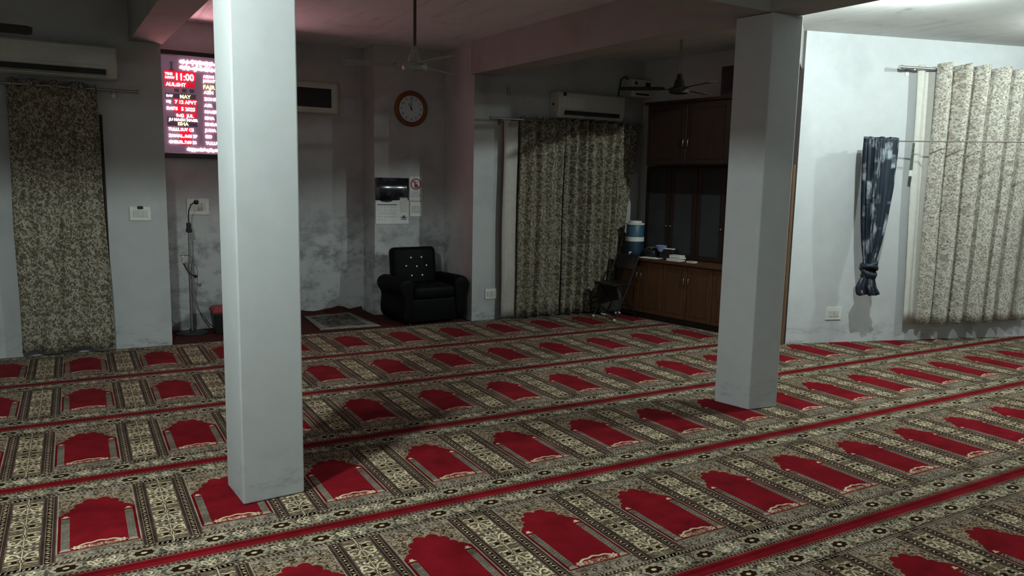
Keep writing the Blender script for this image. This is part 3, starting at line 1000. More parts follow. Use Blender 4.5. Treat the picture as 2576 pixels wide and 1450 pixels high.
# ------------------------------------------------------------------ tied navy curtain on its rope
bo = 0.27
rope0 = onwall(0.72, 2.212, bo)
rope1 = Vector((8.05, 4.20, 2.212))
rope_dir = (Vector((9.3, 2.9, 2.225)) - onwall(1.0, 2.212, bo))
pA = onwall(0.61, 2.214, bo)
pB = onwall(0.97, 2.214, bo)
b = B(); b.tube([pA, pB, onwall(1.6, 2.225, 0.36), onwall(3.9, 2.26, 0.80)], 0.007, 8)
tag(b.build('curtain_wire', plain('dull_wire', (0.15, 0.13, 0.12), 0.6), autos=True), 'taut wire crossing in front of the bright right curtain', 'wire')
t = thing('navy_curtain', 'navy blue patterned curtain bunched up and knotted at the bottom', 'curtain', onwall(0.80, 0.58, bo))
def bunch(name, mat, levels, nf, seed, n=96, cap=False):
    """levels: (s, z, half width, half depth, fold depth)"""
    rnd = random.Random(seed)
    ph = [rnd.uniform(0, 6) for _ in range(6)]
    bm = bmesh.new(); uvl = bm.loops.layers.uv.new('UVMap')
    rings = []
    dense = []
    for (a, b_) in zip(levels, levels[1:]):
        m_ = 5
        for k_ in range(m_):
            f_ = k_ / m_
            dense.append(tuple(a[i] + (b_[i] - a[i]) * f_ for i in range(5)))
    dense.append(levels[-1])
    for li, (s, z, hw, hd, fd) in enumerate(dense):
        ring = []
        for k_ in range(n):
            a = 2 * math.pi * k_ / n
            fold = 1 - fd * (0.5 + 0.5 * math.sin(nf * a + ph[0] + 0.35 * math.sin(2 * a + ph[1]))) - 0.3 * fd * math.sin(2.1 * nf * a + ph[2])
            p = onwall(s - 0.19 + hw * math.cos(a) * fold, z + (0.008 * math.sin(7 * a + ph[3]) if li in (0, len(dense) - 1) else 0), bo + hd * math.sin(a) * fold)
            ring.append(bm.verts.new(p))
        rings.append(ring)
    for j in range(len(rings) - 1):
        for k_ in range(n):
            f = bm.faces.new((rings[j][k_], rings[j][(k_ + 1) % n], rings[j + 1][(k_ + 1) % n], rings[j + 1][k_]))
            f.smooth = True
            for lp, (jj, kk) in zip(f.loops, ((j, k_), (j, k_ + 1), (j + 1, k_ + 1), (j + 1, k_))):
                lp[uvl].uv = (kk / n * 2.2, dense[jj][1])
    if cap:
        bm.faces.new(rings[0]); bm.faces.new(rings[-1][::-1])
    bmesh.ops.recalc_face_normals(bm, faces=bm.faces)
    me = bpy.data.meshes.new(name); bm.to_mesh(me); bm.free()
    me.materials.append(mat)
    o = bpy.data.objects.new(name, me); COL.objects.link(o)
    md = o.modifiers.new('solid', 'SOLIDIFY'); md.thickness = 0.003; md.offset = 0
    o.parent = t
    o.matrix_parent_inverse = Matrix.Translation(t.location).inverted()
    return o
bunch('cloth', M_NAVY, [(0.985, 2.245, 0.205, 0.075, 0.42), (0.985, 2.10, 0.205, 0.08, 0.40), (0.985, 1.70, 0.185, 0.085, 0.38), (0.978, 1.35, 0.150, 0.08, 0.36), (0.968, 1.12, 0.110, 0.07, 0.32), (0.962, 0.98, 0.080, 0.055, 0.3), (0.960, 0.90, 0.062, 0.05, 0.25)], 13, 4)
# knot: coils wound round the gathered cloth
b = B()
for (zc, r, tilt, ph) in ((0.905, 0.068, 0.30, 0.0), (0.865, 0.075, -0.35, 1.0), (0.82, 0.066, 0.45, 2.0), (0.775, 0.056, -0.3, 0.5)):
    pts = []
    for k_ in range(19):
        a = 2 * math.pi * k_ / 18
        q = onwall(0.775 + r * 0.95 * math.cos(a), zc + tilt * r * math.cos(a + ph), bo + r * 0.8 * math.sin(a))
        pts.append(q)
    b.tube(pts, [0.027 + 0.008 * math.sin(3 * k_) for k_ in range(19)], 10, 0, True)
b.build('knot', M_NAVY, t, smooth=True)
bunch('tail', M_NAVY, [(0.965, 0.80, 0.055, 0.045, 0.2), (0.955, 0.74, 0.085, 0.055, 0.3), (0.950, 0.66, 0.120, 0.065, 0.45), (0.972, 0.60, 0.135, 0.07, 0.5), (0.985, 0.575, 0.135, 0.06, 0.5)], 6, 8)
# stub of the tie hanging by the lining
t2 = thing('curtain_tie', 'short dark tie strap hanging beside the pale lining of the right curtain', 'strap', onwall(1.35, 1.8, 0.30))
b = B(); b.rings([[onwall(1.30 + 0.012, z_, 0.145), onwall(1.30 - 0.012 - (2.2 - z_) * 0.05, z_, 0.145), onwall(1.30 - 0.012 - (2.2 - z_) * 0.05, z_, 0.150), onwall(1.30 + 0.012, z_, 0.150)] for z_ in (2.21, 2.05, 1.92)]); b.build('strap', M_GREEN, t2)
b = B(); q = onwall(1.292, 1.885, 0.147); b.box(q, (0.040, 0.010, 0.065), WROT, 0.003); b.build('buckle', M_WHITEPLASTIC, t2)

# ------------------------------------------------------------------ switch plates and sockets
def plate(name, label, x, y, z, w, h, n, rotz=0.0, gang=None, mat=M_WHITEPLASTIC):
    t = thing(name, label, 'socket' if 'socket' in name else 'switch', (x, y, z), rotz)
    local(B().box((0, -0.006, 0), (w, 0.012, h), 0, 0.003, 2).build('face_plate', mat, t))
    mw = w * 0.72 / n
    for i in range(n):
        cx_ = (i - (n - 1) / 2) * mw
        local(B().box((cx_, -0.0145, 0), (mw * 0.88, 0.007, h * 0.48), 0, 0.002).build('rocker', M_CREAM, t))
    if 'socket' in name:
        bb = B()
        for (a, c) in ((-0.010, -0.004), (0.010, -0.004), (0, 0.010)):
            bb.cyl((a, -0.0178, c), (a, -0.0186, c), 0.003, n=8)
        local(bb.build('pin_holes', M_BLACK, t))
    return t
t = plate('switch_plate', 'white switch plate with a black plug, on the wall right of the left curtain', 0.560, 8.30, 1.324, 0.185, 0.135, 3)
local(B().box((0.0, -0.02, 0.060), (0.05, 0.03, 0.026), 0, 0.006).build('black_plug', M_BLACK, t))
plate('switch_plate', 'wide white switch board behind the microphone stand', 1.185, 9.05, 1.365, 0.225, 0.175, 4)
t = plate('switch_plate', 'white switch plate directly below the no-phone sign', 3.800, 9.15, 1.335, 0.165, 0.185, 3)
plate('socket_plate', 'white socket plate low on the wall left of the wide curtain pair', 4.452, 8.30, 0.320, 0.165, 0.125, 2)
q = onwall(0.574, 0.326)
plate('socket_plate', 'white socket plate low on the bright right wall below the knotted curtain', q.x, q.y, q.z, 0.195, 0.14, 2, WROT)

# ------------------------------------------------------------------ air conditioners
def aircon(label, x, z, w, h, d=0.215, dark=False, badge=True):
    t = thing('air_conditioner', label, 'air conditioner', (x, 8.3, z))
    prof = [(0, 0.0), (0, h), (-d * 0.80, h), (-d, h * 0.94), (-d, h * 0.34), (-d * 0.97, h * 0.24), (-d * 0.80, h * 0.03), (-d * 0.55, 0.0)]
    rs = [[(xx, p[0], p[1]) for p in prof] for xx in (-w / 2, w / 2)]
    b = B(); b.rings(rs)
    local(b.build('casing', M_CREAM, t, bevel=0.012, autos=True))
    b = B(); b.box((0, -d - 0.001, h * 0.66), (w - 0.03, 0.012, h * 0.54), 0, 0.006, 2)
    local(b.build('front_panel', M_CREAM, t, autos=True))
    # outlet slot with its flap
    b = B(); b.box((0.0, -d * 0.965, h * 0.205), (w * 0.82, d * 0.16, h * 0.15), 0)
    local(b.build('outlet_slot', M_VENT, t))
    b = B(); b.box((0.0, -d * 0.80, h * 0.055), (w * 0.82, d * 0.36, 0.012), 0, 0.004)
    local(b.build('flap', M_CREAM, t))
    if badge:
        local(B().cyl((-w * 0.45 + 0.03, -d - 0.007, h * 0.88), (-w * 0.45 + 0.03, -d - 0.011, h * 0.88), 0.024, n=16).build('badge', M_BLACK, t))
        local(B().box((-w * 0.45 + 0.035, -d - 0.008, h * 0.70), (0.035, 0.004, 0.045)).build('sticker', M_WHITEPLASTIC, t))
        local(B().cyl((-w / 2 + 0.001, -d * 0.42, h * 0.52), (-w / 2 - 0.006, -d * 0.42, h * 0.52), 0.018, n=12).build('screw_cap', M_BLACK, t))
    return t
aircon('white wall air conditioner above the left curtain at the left edge', -0.105, 2.56, 1.03, 0.30, badge=False)
aircon('white wall air conditioner above the wide curtain pair', 5.755, 2.505, 1.02, 0.325)
# voltage stabiliser
t = thing('stabiliser_box', 'small white electric box right of the air conditioner above the cabinets', 'electric box', (6.60, 8.30, 2.85))
local(B().box((0, -0.07, 0.11), (0.36, 0.14, 0.23), 0, 0.012, 2).build('case', M_CREAM, t))
local(B().box((0.09, -0.142, 0.165), (0.075, 0.006, 0.055)).build('meter_window', M_BLACK, t))
local(B().box((-0.11, -0.142, 0.175), (0.04, 0.006, 0.04)).build('indicator', M_BLACK, t))
local(B().box((0.0, -0.142, 0.035), (0.22, 0.006, 0.022)).build('vent_slot', M_BLACK, t))
b = B(); b.tube([(-0.15, -0.03, 0.22), (-0.20, -0.03, 0.26), (-0.27, -0.03, 0.22), (-0.29, -0.02, 0.10), (-0.30, -0.015, -0.02)], 0.010, 8)
local(b.build('power_cable', M_BLACK, t, autos=True))
# conduit stub
tag(B().cyl((4.650, 8.292, 2.745), (4.645, 8.292, 2.835), 0.012, n=8).build('conduit_stub', M_STEEL), 'short dark pipe stub on the wall above the wide curtain pair', 'pipe')

# ------------------------------------------------------------------ framed dark opening in the niche wall
t = thing('framed_panel', 'dark rectangular panel in a pale frame high on the niche wall', 'framed panel', (2.40, 9.58, 2.68))
W_, H_ = 1.04, 0.37
b = B()
for (c, s) in (((0, -0.02, H_ / 2 - 0.035), (W_, 0.04, 0.07)), ((0, -0.02, -H_ / 2 + 0.035), (W_, 0.04, 0.07)), ((W_ / 2 - 0.04, -0.02, 0), (0.08, 0.038, H_ - 0.139)), ((-W_ / 2 + 0.04, -0.02, 0), (0.08, 0.038, H_ - 0.139))):
    b.box(c, s)
local(b.build('frame', M_CREAM, t))
b = B()
for (c, s) in (((0, -0.043, H_ / 2 - 0.006), (W_ + 0.01, 0.012, 0.014)), ((0, -0.043, -H_ / 2 + 0.006), (W_ + 0.01, 0.012, 0.014)), ((W_ / 2 - 0.004, -0.043, 0), (0.014, 0.012, H_)), ((-W_ / 2 + 0.004, -0.043, 0), (0.014, 0.012, H_))):
    b.box(c, s)
local(b.build('beading', plain('gilt_bead', (0.42, 0.36, 0.24), 0.4), t))
local(B().box((0, -0.012, 0), (W_ - 0.15, 0.010, H_ - 0.13)).build('dark_panel', M_VENT, t))

# ------------------------------------------------------------------ LED timetable board
LED_W = emit('led_white', (1.0, 0.62, 0.72), 26)
LED_R = emit('led_red_text', (1.0, 0.19, 0.22), 85)
LED_Y = emit('led_yellow', (0.95, 1.0, 0.20), 7)
LED_G = emit('led_green', (0.10, 0.9, 0.40), 3)
LED_RB = emit('led_red_glow', (0.75, 0.006, 0.03), 0.75)
LED_BG = emit('led_panel_glow', (0.29, 0.18, 0.25), 0.34)
LED_DK = emit('led_dark_cell', (0.08, 0.05, 0.09), 0.35)
YB = 8.985
board = thing('led_board', 'large glowing red and white LED timetable board in the front wall recess', 'display board', (1.29, 9.04, 1.90))
bx0, bx1, bz0, bz1 = 0.86, 1.72, 1.935, 2.955
b = B(); b.box(((bx0 + bx1) / 2, 9.02, (bz0 + bz1) / 2), (bx1 - bx0, 0.055, bz1 - bz0)); b.build('back_box', M_BLACK, board)
b = B()
for (c, s) in ((((bx0 + bx1) / 2, 8.995, bz1 + 0.02), (bx1 - bx0 + 0.08, 0.09, 0.05)), (((bx0 + bx1) / 2, 8.995, bz0 - 0.02), (bx1 - bx0 + 0.08, 0.09, 0.05)), ((bx0 - 0.02, 8.995, (bz0 + bz1) / 2), (0.04, 0.09, bz1 - bz0)), ((bx1 + 0.02, 8.995, (bz0 + bz1) / 2), (0.04, 0.09, bz1 - bz0))):
    b.box(c, s, 0, 0.004)
b.build('frame', M_BLACK, board)
b = B(); b.box(((bx0 + bx1) / 2, YB + 0.004, (bz0 + bz1) / 2), (bx1 - bx0, 0.004, bz1 - bz0)); b.build('screen', LED_BG, board)
def cell(x0, x1, z0, z1, mat, name):
    bb = B(); bb.box(((x0 + x1) / 2, YB, (z0 + z1) / 2), (x1 - x0, 0.004, z1 - z0)); bb.build(name, mat, board)
def led(txt, x, z, size, mat, sx=1.0, align='LEFT'):
    o = text_mesh('led_text', txt, size, mat, wall_M(x, YB - 0.006, z), board, align, 0.0015, sx, 0.010)
    return o
def squiggle(x0, x1, z0, z1, seed, mat, lines=2, name='calligraphy'):
    rnd = random.Random(seed)
    bb = B()
    hh = (z1 - z0) / lines
    for l in range(lines):
        x = x0
        zc = z0 + hh * (l + 0.5)
        while x < x1:
            w = rnd.uniform(0.025, 0.055)
            h = hh * 0.34
            k_ = rnd.choice((0, 1, 2))
            if k_ == 0:
                pts = [(x + w * t_, YB - 0.004, zc + h * math.sin(t_ * 3.1 * rnd.choice((1, 2)))) for t_ in [i / 6 for i in range(7)]]
            elif k_ == 1:
                pts = [(x, YB - 0.004, zc - h), (x + w * 0.2, YB - 0.004, zc + h), (x + w * 0.25, YB - 0.004, zc + h * 0.2), (x + w, YB - 0.004, zc - h * 0.3)]
            else:
                pts = [(x + w * 0.5 + w * 0.42 * math.cos(a), YB - 0.004, zc + h * 0.6 * math.sin(a)) for a in [0.5 + i * 0.8 for i in range(7)]]
            bb.tube(pts, 0.006, 5)
            if rnd.random() < 0.6:
                bb.box((x + w * 0.5, YB - 0.004, zc + rnd.choice((-1, 1)) * h * 1.25), (0.010, 0.008, 0.010))
            x += w * 0.86
        bb.tube([(x0, YB - 0.004, zc - h * 0.25), ((x0 + x1) / 2, YB - 0.004, zc - h * 0.4), (x1, YB - 0.004, zc - h * 0.25)], 0.005, 5)
    return bb.build(name, mat, board)
squiggle(1.045, 1.68, 2.80, 2.925, 2, LED_W, 2)
squiggle(1.09, 1.68, 1.958, 1.998, 7, LED_W, 1)
# a small dark lamp-shaped emblem in the corner
b = B(); b.box((0.965, YB, 2.835), (0.020, 0.004, 0.060)); b.box((0.965, YB, 2.800), (0.050, 0.004, 0.014)); b.box((0.965, YB, 2.875), (0.030, 0.004, 0.016)); b.build('emblem', LED_DK, board)
# left block
cell(0.892, 1.200, 2.695, 2.795, LED_RB, 'red_cell')
cell(0.892, 1.190, 2.628, 2.685, LED_RB, 'red_cell')
led('TIME', 0.900, 2.748, 0.034, LED_W); led('NOW', 0.900, 2.710, 0.034, LED_W)
led('11:00', 0.992, 2.702, 0.100, LED_R, 0.86)
led('AUL:SHT', 0.905, 2.636, 0.050, LED_R)
for i in range(3):
    cell(0.985 + i * 0.075, 1.03 + i * 0.075, 2.578, 2.612, LED_DK, 'dark_square')
cell(0.895, 1.195, 2.510, 2.560, LED_DK, 'dark_cell')
led('DAY', 0.903, 2.522, 0.032, LED_W); led('MAY', 1.035, 2.514, 0.052, LED_Y)
cell(0.975, 1.200, 2.450, 2.505, LED_RB, 'red_cell'); cell(0.975, 1.200, 2.375, 2.435, LED_RB, 'red_cell')
led('HIJ', 0.903, 2.462, 0.036, LED_W); led('7 12 APVT', 0.985, 2.458, 0.048, LED_R)
led('DATE', 0.903, 2.390, 0.042, LED_W); led('5 2025', 1.045, 2.386, 0.050, LED_R)
cell(0.905, 1.200, 2.222, 2.315, LED_DK, 'dark_cell'); cell(0.985, 1.200, 2.318, 2.362, LED_RB, 'red_cell')
led('9:42  JUL', 0.992, 2.318, 0.046, LED_R); led('JU MAGH MAGR', 0.922, 2.276, 0.039, LED_W)
led('ISHA', 1.005, 2.230, 0.050, LED_Y)
cell(1.02, 1.135, 2.030, 2.210, LED_RB, 'red_cell')
for s_, z_ in (('TULU..SUY CS', 2.172), ('ZAWAL..0:05 2P', 2.105), ('GHRUB..7:00 26', 2.040)):
    led(s_, 0.912, z_, 0.044, LED_W, 0.92)
# right block
led('AZAN', 1.276, 2.745, 0.040, LED_W); led('JAMAT', 1.276, 2.700, 0.040, LED_W)
led('FAJR', 1.270, 2.628, 0.060, LED_Y)
for s_, z_, g_ in (('AZN', 2.577, '4:05'), ('ZOHR', 2.507, '5:20'), ('ASR', 2.440, '1:15'), ('MAGRIB', 2.373, '5:10'), ('ISHA', 2.306, '7:02'), ('ISHRAQ', 2.240, '8:30'), ('JUMA', 2.177, '6:10'), ('EID', 2.108, '1:30'), ('TULUU', 2.038, '7:45')):
    cell(1.40, 1.62, z_ - 0.010, z_ + 0.044, LED_DK, 'dark_cell')
    led(s_, 1.278, z_, 0.046, LED_W)
    led(g_, 1.47, z_, 0.050, LED_G)

# ------------------------------------------------------------------ wall clock
clk = thing('wall_clock', 'round white wall clock with a brown wooden rim on the pier', 'clock', (3.727, 9.15, 2.585))
RY = Matrix.Rotation(math.pi / 2, 4, 'X')      # lathe axis z -> -y
b = B(); b.lathe([(0.160, 0.0), (0.218, 0.0), (0.220, 0.022), (0.206, 0.040), (0.180, 0.044), (0.164, 0.030), (0.160, 0.012)], n=40, mat=RY, cap=False); local(b.build('rim', M_CLOCKRIM, clk, smooth=True))
b = B(); b.lathe([(0.0005, 0.020), (0.166, 0.020), (0.166, 0.004), (0.0005, 0.004)], n=40, mat=RY); local(b.build('dial', M_DIAL, clk))
for i in range(12):
    a = math.pi / 2 - (i + 1) * math.pi / 6
    o = text_mesh('numeral', str(i + 1), 0.045, M_INK, Matrix.Translation((0.128 * math.cos(a), -0.0225, 0.128 * math.sin(a) - 0.015)) @ Matrix.Rotation(math.pi / 2, 4, 'X'), clk, 'CENTER', 0.0006)
    local(o)
for (ang, ln, w) in ((math.radians(120), 0.075, 0.012), (math.radians(90), 0.105, 0.009)):
    d = Vector((math.cos(ang), 0, math.sin(ang))); s_ = Vector((-d.z, 0, d.x))
    b = B(); b.rings([[tuple(-d * 0.02 + s_ * w * 0.5 + Vector((0, y, 0))), tuple(-d * 0.02 - s_ * w * 0.5 + Vector((0, y, 0))), tuple(d * ln - s_ * w * 0.25 + Vector((0, y, 0))), tuple(d * ln + s_ * w * 0.25 + Vector((0, y, 0)))] for y in (-0.026, -0.029)])
    local(b.build('hand', plain('hand_green', (0.03, 0.09, 0.08), 0.4), clk))
local(B().cyl((0, -0.022, 0), (0, -0.032, 0), 0.010, n=12).build('hub', M_BLACK, clk))

# ------------------------------------------------------------------ calendar, no-phone sign
cal = thing('wall_calendar', 'paper wall calendar with a dark glossy picture on its upper half', 'calendar', (3.476, 9.15, 1.15))
cx0, cx1 = 3.256, 3.698
k = NT('glossy_print')
n_ = k.noise(k.coord(), 5.5, 4, 0.6)
M_GLOSS = k.fin(k.mix(k.ramp(n_, 0.45, 0.7), (0.010, 0.011, 0.018), (0.10, 0.10, 0.10)), 0.18, 0, 0.6)
b = B()
rs = []
for i in range(13):
    a = i / 12
    y = 9.140 - 0.010 * math.sin(a * 6.0) * 0.6 - 0.004
    rs.append([(cx0 + (cx1 - cx0) * a, y, 1.445), (cx0 + (cx1 - cx0) * a, y - 0.006, 1.58), (cx0 + (cx1 - cx0) * a, y, 1.725)])
b.rings(rs, 0, False, False); b.build('picture', M_GLOSS, cal, smooth=True, solid=0.002)
b = B(); b.box(((cx0 + cx1) / 2 + 0.003, 9.143, 1.30), (cx1 - cx0 - 0.006, 0.006, 0.30)); b.build('month_page', M_PAPER, cal)
pts = [(cx0, 1.455)] + [(cx0 + 0.06 + 0.017 * i, 1.445 - 0.022 * (math.sin(i / 10 * math.pi) ** 0.5 if 0 < i < 10 else 0)) for i in range(11)] + [(cx1 - 0.13, 1.455)]
b = B(); b.rings([[(p[0], y, p[1]) for p in pts] for y in (9.1395, 9.1370)]); b.build('month_crest', M_GLOSS, cal)
b = B(); b.box((cx0 + 0.155, 9.139, 1.390), (0.26, 0.003, 0.010)); b.build('heading_bar', M_INK, cal)
for r_ in range(5):
    row = '  '.join(['%2d' % (d_ + 1) for d_ in range(r_ * 7, min(31, r_ * 7 + 7))])
    for c_ in range(7):
        d_ = r_ * 7 + c_ + 1
        if d_ > 31: break
        text_mesh('date', str(d_), 0.022, M_GREYINK, wall_M(cx0 + 0.045 + c_ * 0.0385, 9.1385, 1.352 - r_ * 0.0395), cal, 'CENTER')
b = B(); b.box((cx1 - 0.065, 9.138, 1.390), (0.105, 0.003, 0.190)); b.build('side_note', M_CREAM, cal)
b = B(); b.box((cx1 - 0.065, 9.1355, 1.478), (0.10, 0.002, 0.012)); b.box((cx1 - 0.065, 9.1385, 1.232), (0.095, 0.002, 0.012)); b.box((cx1 - 0.065, 9.1385, 1.210), (0.075, 0.002, 0.016)); b.cyl((cx1 - 0.065, 9.1395, 1.240), (cx1 - 0.065, 9.1375, 1.240), 0.020, n=14); b.build('dome_emblem', M_GREYINK, cal)
sg = thing('no_phone_sign', 'white notice with a red crossed-out mobile phone, right of the calendar', 'sign', (3.797, 9.15, 1.60))
b = B(); b.box((3.797, 9.146, 1.597), (0.172, 0.006, 0.306)); b.build('card', M_PAPER, sg)
b = B(); b.lathe([(0.058, 0.0), (0.072, 0.0), (0.072, 0.003), (0.058, 0.003)], n=32, mat=Matrix.Translation((3.797, 9.143, 1.652)) @ RY, cap=False)
b.box((0, 0, 0), (0.012, 0.003, 0.125), mat=Matrix.Translation((3.797, 9.1405, 1.652)) @ Matrix.Rotation(math.radians(-45), 4, 'Y'))
b.build('prohibition_ring', M_REDINK, sg)
b = B(); b.box((3.800, 9.142, 1.642), (0.042, 0.002, 0.075), 0, 0.0); b.box((3.786, 9.142, 1.690), (0.008, 0.002, 0.022)); b.build('phone_symbol', M_REDINK, sg)
b = B(); b.box((3.802, 9.1405, 1.662), (0.026, 0.002, 0.022)); b.build('phone_display', M_PAPER, sg)
text_mesh('sign_text', 'PLEASE', 0.022, M_REDINK, wall_M(3.797, 9.1425, 1.543), sg, 'CENTER')
text_mesh('sign_text', 'TURN OFF YOUR', 0.0195, M_INK, wall_M(3.797, 9.1425, 1.517), sg, 'CENTER', 0, 0.95)
text_mesh('sign_text', 'MOBILE PHONES', 0.0205, M_INK, wall_M(3.797, 9.1425, 1.490), sg, 'CENTER', 0, 0.92)
b = B(); b.box((3.795, 9.140, 1.744), (0.035, 0.010, 0.014), 0, 0.003); b.build('clip', M_CHROME, sg)

# ------------------------------------------------------------------ armchair
ac = thing('armchair', 'black leather armchair with a studded back in the corner of the recess', 'armchair', (3.66, 8.61, 0.0), math.radians(5))
def rbox(name, c, s, bev, seg=4, mat=M_BLACKLEATHER, tilt=0.0):
    b = B()
    b.box((0, 0, 0), s, 0, bev, seg, mat=Matrix.Translation(c) @ Matrix.Rotation(tilt, 4, 'X'))
    return local(b.build(name, mat, ac, smooth=True))
rbox('base', (0, -0.02, 0.17), (0.70, 0.60, 0.29), 0.03)
rbox('seat_cushion', (0, -0.05, 0.385), (0.56, 0.62, 0.16), 0.055)
rbox('backrest', (0, 0.235, 0.58), (0.60, 0.17, 0.60), 0.06, 5, tilt=math.radians(-7))
for s in (-1, 1):
    b = B()
    rs = []
    # rolled arm: outline in x-z swept from back to front
    prof = [(0.0, 0.03), (0.0, 0.42), (-0.03, 0.50), (0.02, 0.555), (0.09, 0.575), (0.165, 0.545), (0.195, 0.48), (0.175, 0.41), (0.125, 0.36), (0.120, 0.28), (0.140, 0.17), (0.130, 0.03)]
    for (y, k_) in ((0.31, 0.92), (0.29, 0.97), (0.1, 0.985), (-0.15, 1.0), (-0.30, 1.0), (-0.335, 0.97), (-0.345, 0.88)):
        cxm, czm = 0.07, 0.30
        ring = []
        for (px_, pz_) in prof:
            xx = cxm + (px_ - cxm) * k_
            zz = czm + (pz_ - czm) * k_ if pz_ > 0.05 else 0.03
            ring.append((s * (0.285 + xx), y, zz))
        rs.append(ring)
    b.rings(rs)
    local(b.build('armrest', M_BLACKLEATHER, ac, smooth=True, sub=1))
M_STUD = plain('crystal_stud', (0.85, 0.85, 0.85), 0.2, 0.0, 0.9, 0.02)  # plain white base colour stands in for the glint of the crystals
for (x, z) in ((-0.045, 0.755), (0.10, 0.755), (-0.115, 0.655), (0.03, 0.645), (0.165, 0.652), (-0.045, 0.535), (0.10, 0.535)):
    y = 0.235 - 0.088 + (z - 0.58) * math.tan(math.radians(7))
    b = B(); b.lathe([(0.0005, 0.010), (0.008, 0.008), (0.0115, 0.0), (0.008, -0.004), (0.0005, -0.004)], n=10, mat=Matrix.Translation((x - 0.02, y, z)) @ RY)
    local(b.build('stud', M_STUD, ac, smooth=True))
for (x, y) in ((-0.30, -0.27), (0.30, -0.27), (-0.30, 0.24), (0.30, 0.24)):
    local(B().cyl((x, y, 0.0), (x, y, 0.035), 0.025, n=12).build('foot', M_BLACK, ac))

# ------------------------------------------------------------------ microphone stand and bin
ms = thing('microphone_stand', 'slim grey microphone stand with a black gooseneck in the recess', 'microphone stand', (1.05, 8.80, 0.0))
L_ = lambda bb, nm, mt, **kw: local(bb.build(nm, mt, ms, **kw))
b = B(); b.lathe([(0.001, 0.0), (0.165, 0.0), (0.165, 0.012), (0.13, 0.022), (0.03, 0.035), (0.022, 0.06), (0.001, 0.06)], n=28); L_(b, 'base', M_BLACK, autos=True)
b = B(); b.cyl((0, 0, 0.03), (0, 0, 0.72), 0.017, n=12); L_(b, 'lower_tube', M_STEEL, autos=True)
b = B(); b.cyl((0, 0, 0.70), (0.005, 0, 1.14), 0.012, n=12); L_(b, 'upper_tube', M_STEEL, autos=True)
b = B(); b.cyl((0, 0, 0.68), (0, 0, 0.76), 0.025, n=12); b.cyl((0, -0.02, 0.735), (0, -0.055, 0.735), 0.012, n=10); L_(b, 'clamp_collar', M_CHROME, autos=True)
b = B(); b.box((0.004, 0, 1.155), (0.045, 0.045, 0.10), 0, 0.008); b.box((0.004, 0, 1.12), (0.058, 0.05, 0.04), 0, 0.006); L_(b, 'mount', M_BLACK)
b = B(); b.tube([(0.006, 0, 1.19), (0.004, 0, 1.27), (0.010, -0.01, 1.34), (0.032, -0.02, 1.395), (0.062, -0.03, 1.418)], 0.0065, 8); L_(b, 'gooseneck', M_BLACK, autos=True)
b = B(); b.lathe([(0.001, -0.028), (0.016, -0.022), (0.026, -0.005), (0.026, 0.008), (0.016, 0.022), (0.001, 0.027)], n=14, mat=Matrix.Translation((0.082, -0.036, 1.424))); L_(b, 'foam_microphone', M_BLACK, smooth=True)
b = B(); b.tube([(0.0, -0.02, 0.86), (-0.055, -0.03, 0.86), (-0.085, -0.03, 0.83), (-0.08, -0.03, 0.80), (-0.062, -0.03, 0.77)], 0.005, 8); b.tube([(-0.10, -0.03, 0.858), (-0.03, -0.03, 0.862)], 0.008, 8); L_(b, 'side_arm', M_STEEL, autos=True)
b = B(); b.tube([(-0.062, -0.035, 0.775), (-0.030, -0.04, 0.70), (0.005, -0.045, 0.655), (0.038, -0.05, 0.635)], [0.012, 0.008, 0.008, 0.008], 8); L_(b, 'side_gooseneck', M_BLACK, autos=True)
b = B(); b.lathe([(0.001, -0.02), (0.018, -0.012), (0.018, 0.012), (0.001, 0.02)], n=12, mat=Matrix.Translation((0.05, -0.052, 0.632))); L_(b, 'side_microphone', M_BLACK, smooth=True)
b = B(); b.tube([(0.02, -0.01, 0.85), (0.045, 0.0, 0.75), (0.03, -0.01, 0.60), (0.012, -0.02, 0.45), (0.07, 0.0, 0.26), (0.17, 0.02, 0.10), (0.26, 0.03, 0.015), (0.36, 0.03, 0.010)], 0.006, 8); L_(b, 'cable', M_STEEL, autos=True)
bn = thing('waste_bin', 'black bin with a red lid on the recess floor behind the pillar', 'bin', (1.38, 8.74, 0.0))
b = B(); b.rings([[(-w, -w, z), (w, -w, z), (w, w, z), (-w, w, z)] for (w, z) in ((0.11, 0.0), (0.135, 0.235))]); local(b.build('bucket', M_BLACK, bn, bevel=0.01))
b = B(); b.rings([[(-w, -w, z), (w, -w, z), (w, w, z), (-w, w, z)] for (w, z) in ((0.142, 0.235), (0.142, 0.262), (0.115, 0.292))]); local(b.build('lid', M_RED, bn, bevel=0.006))

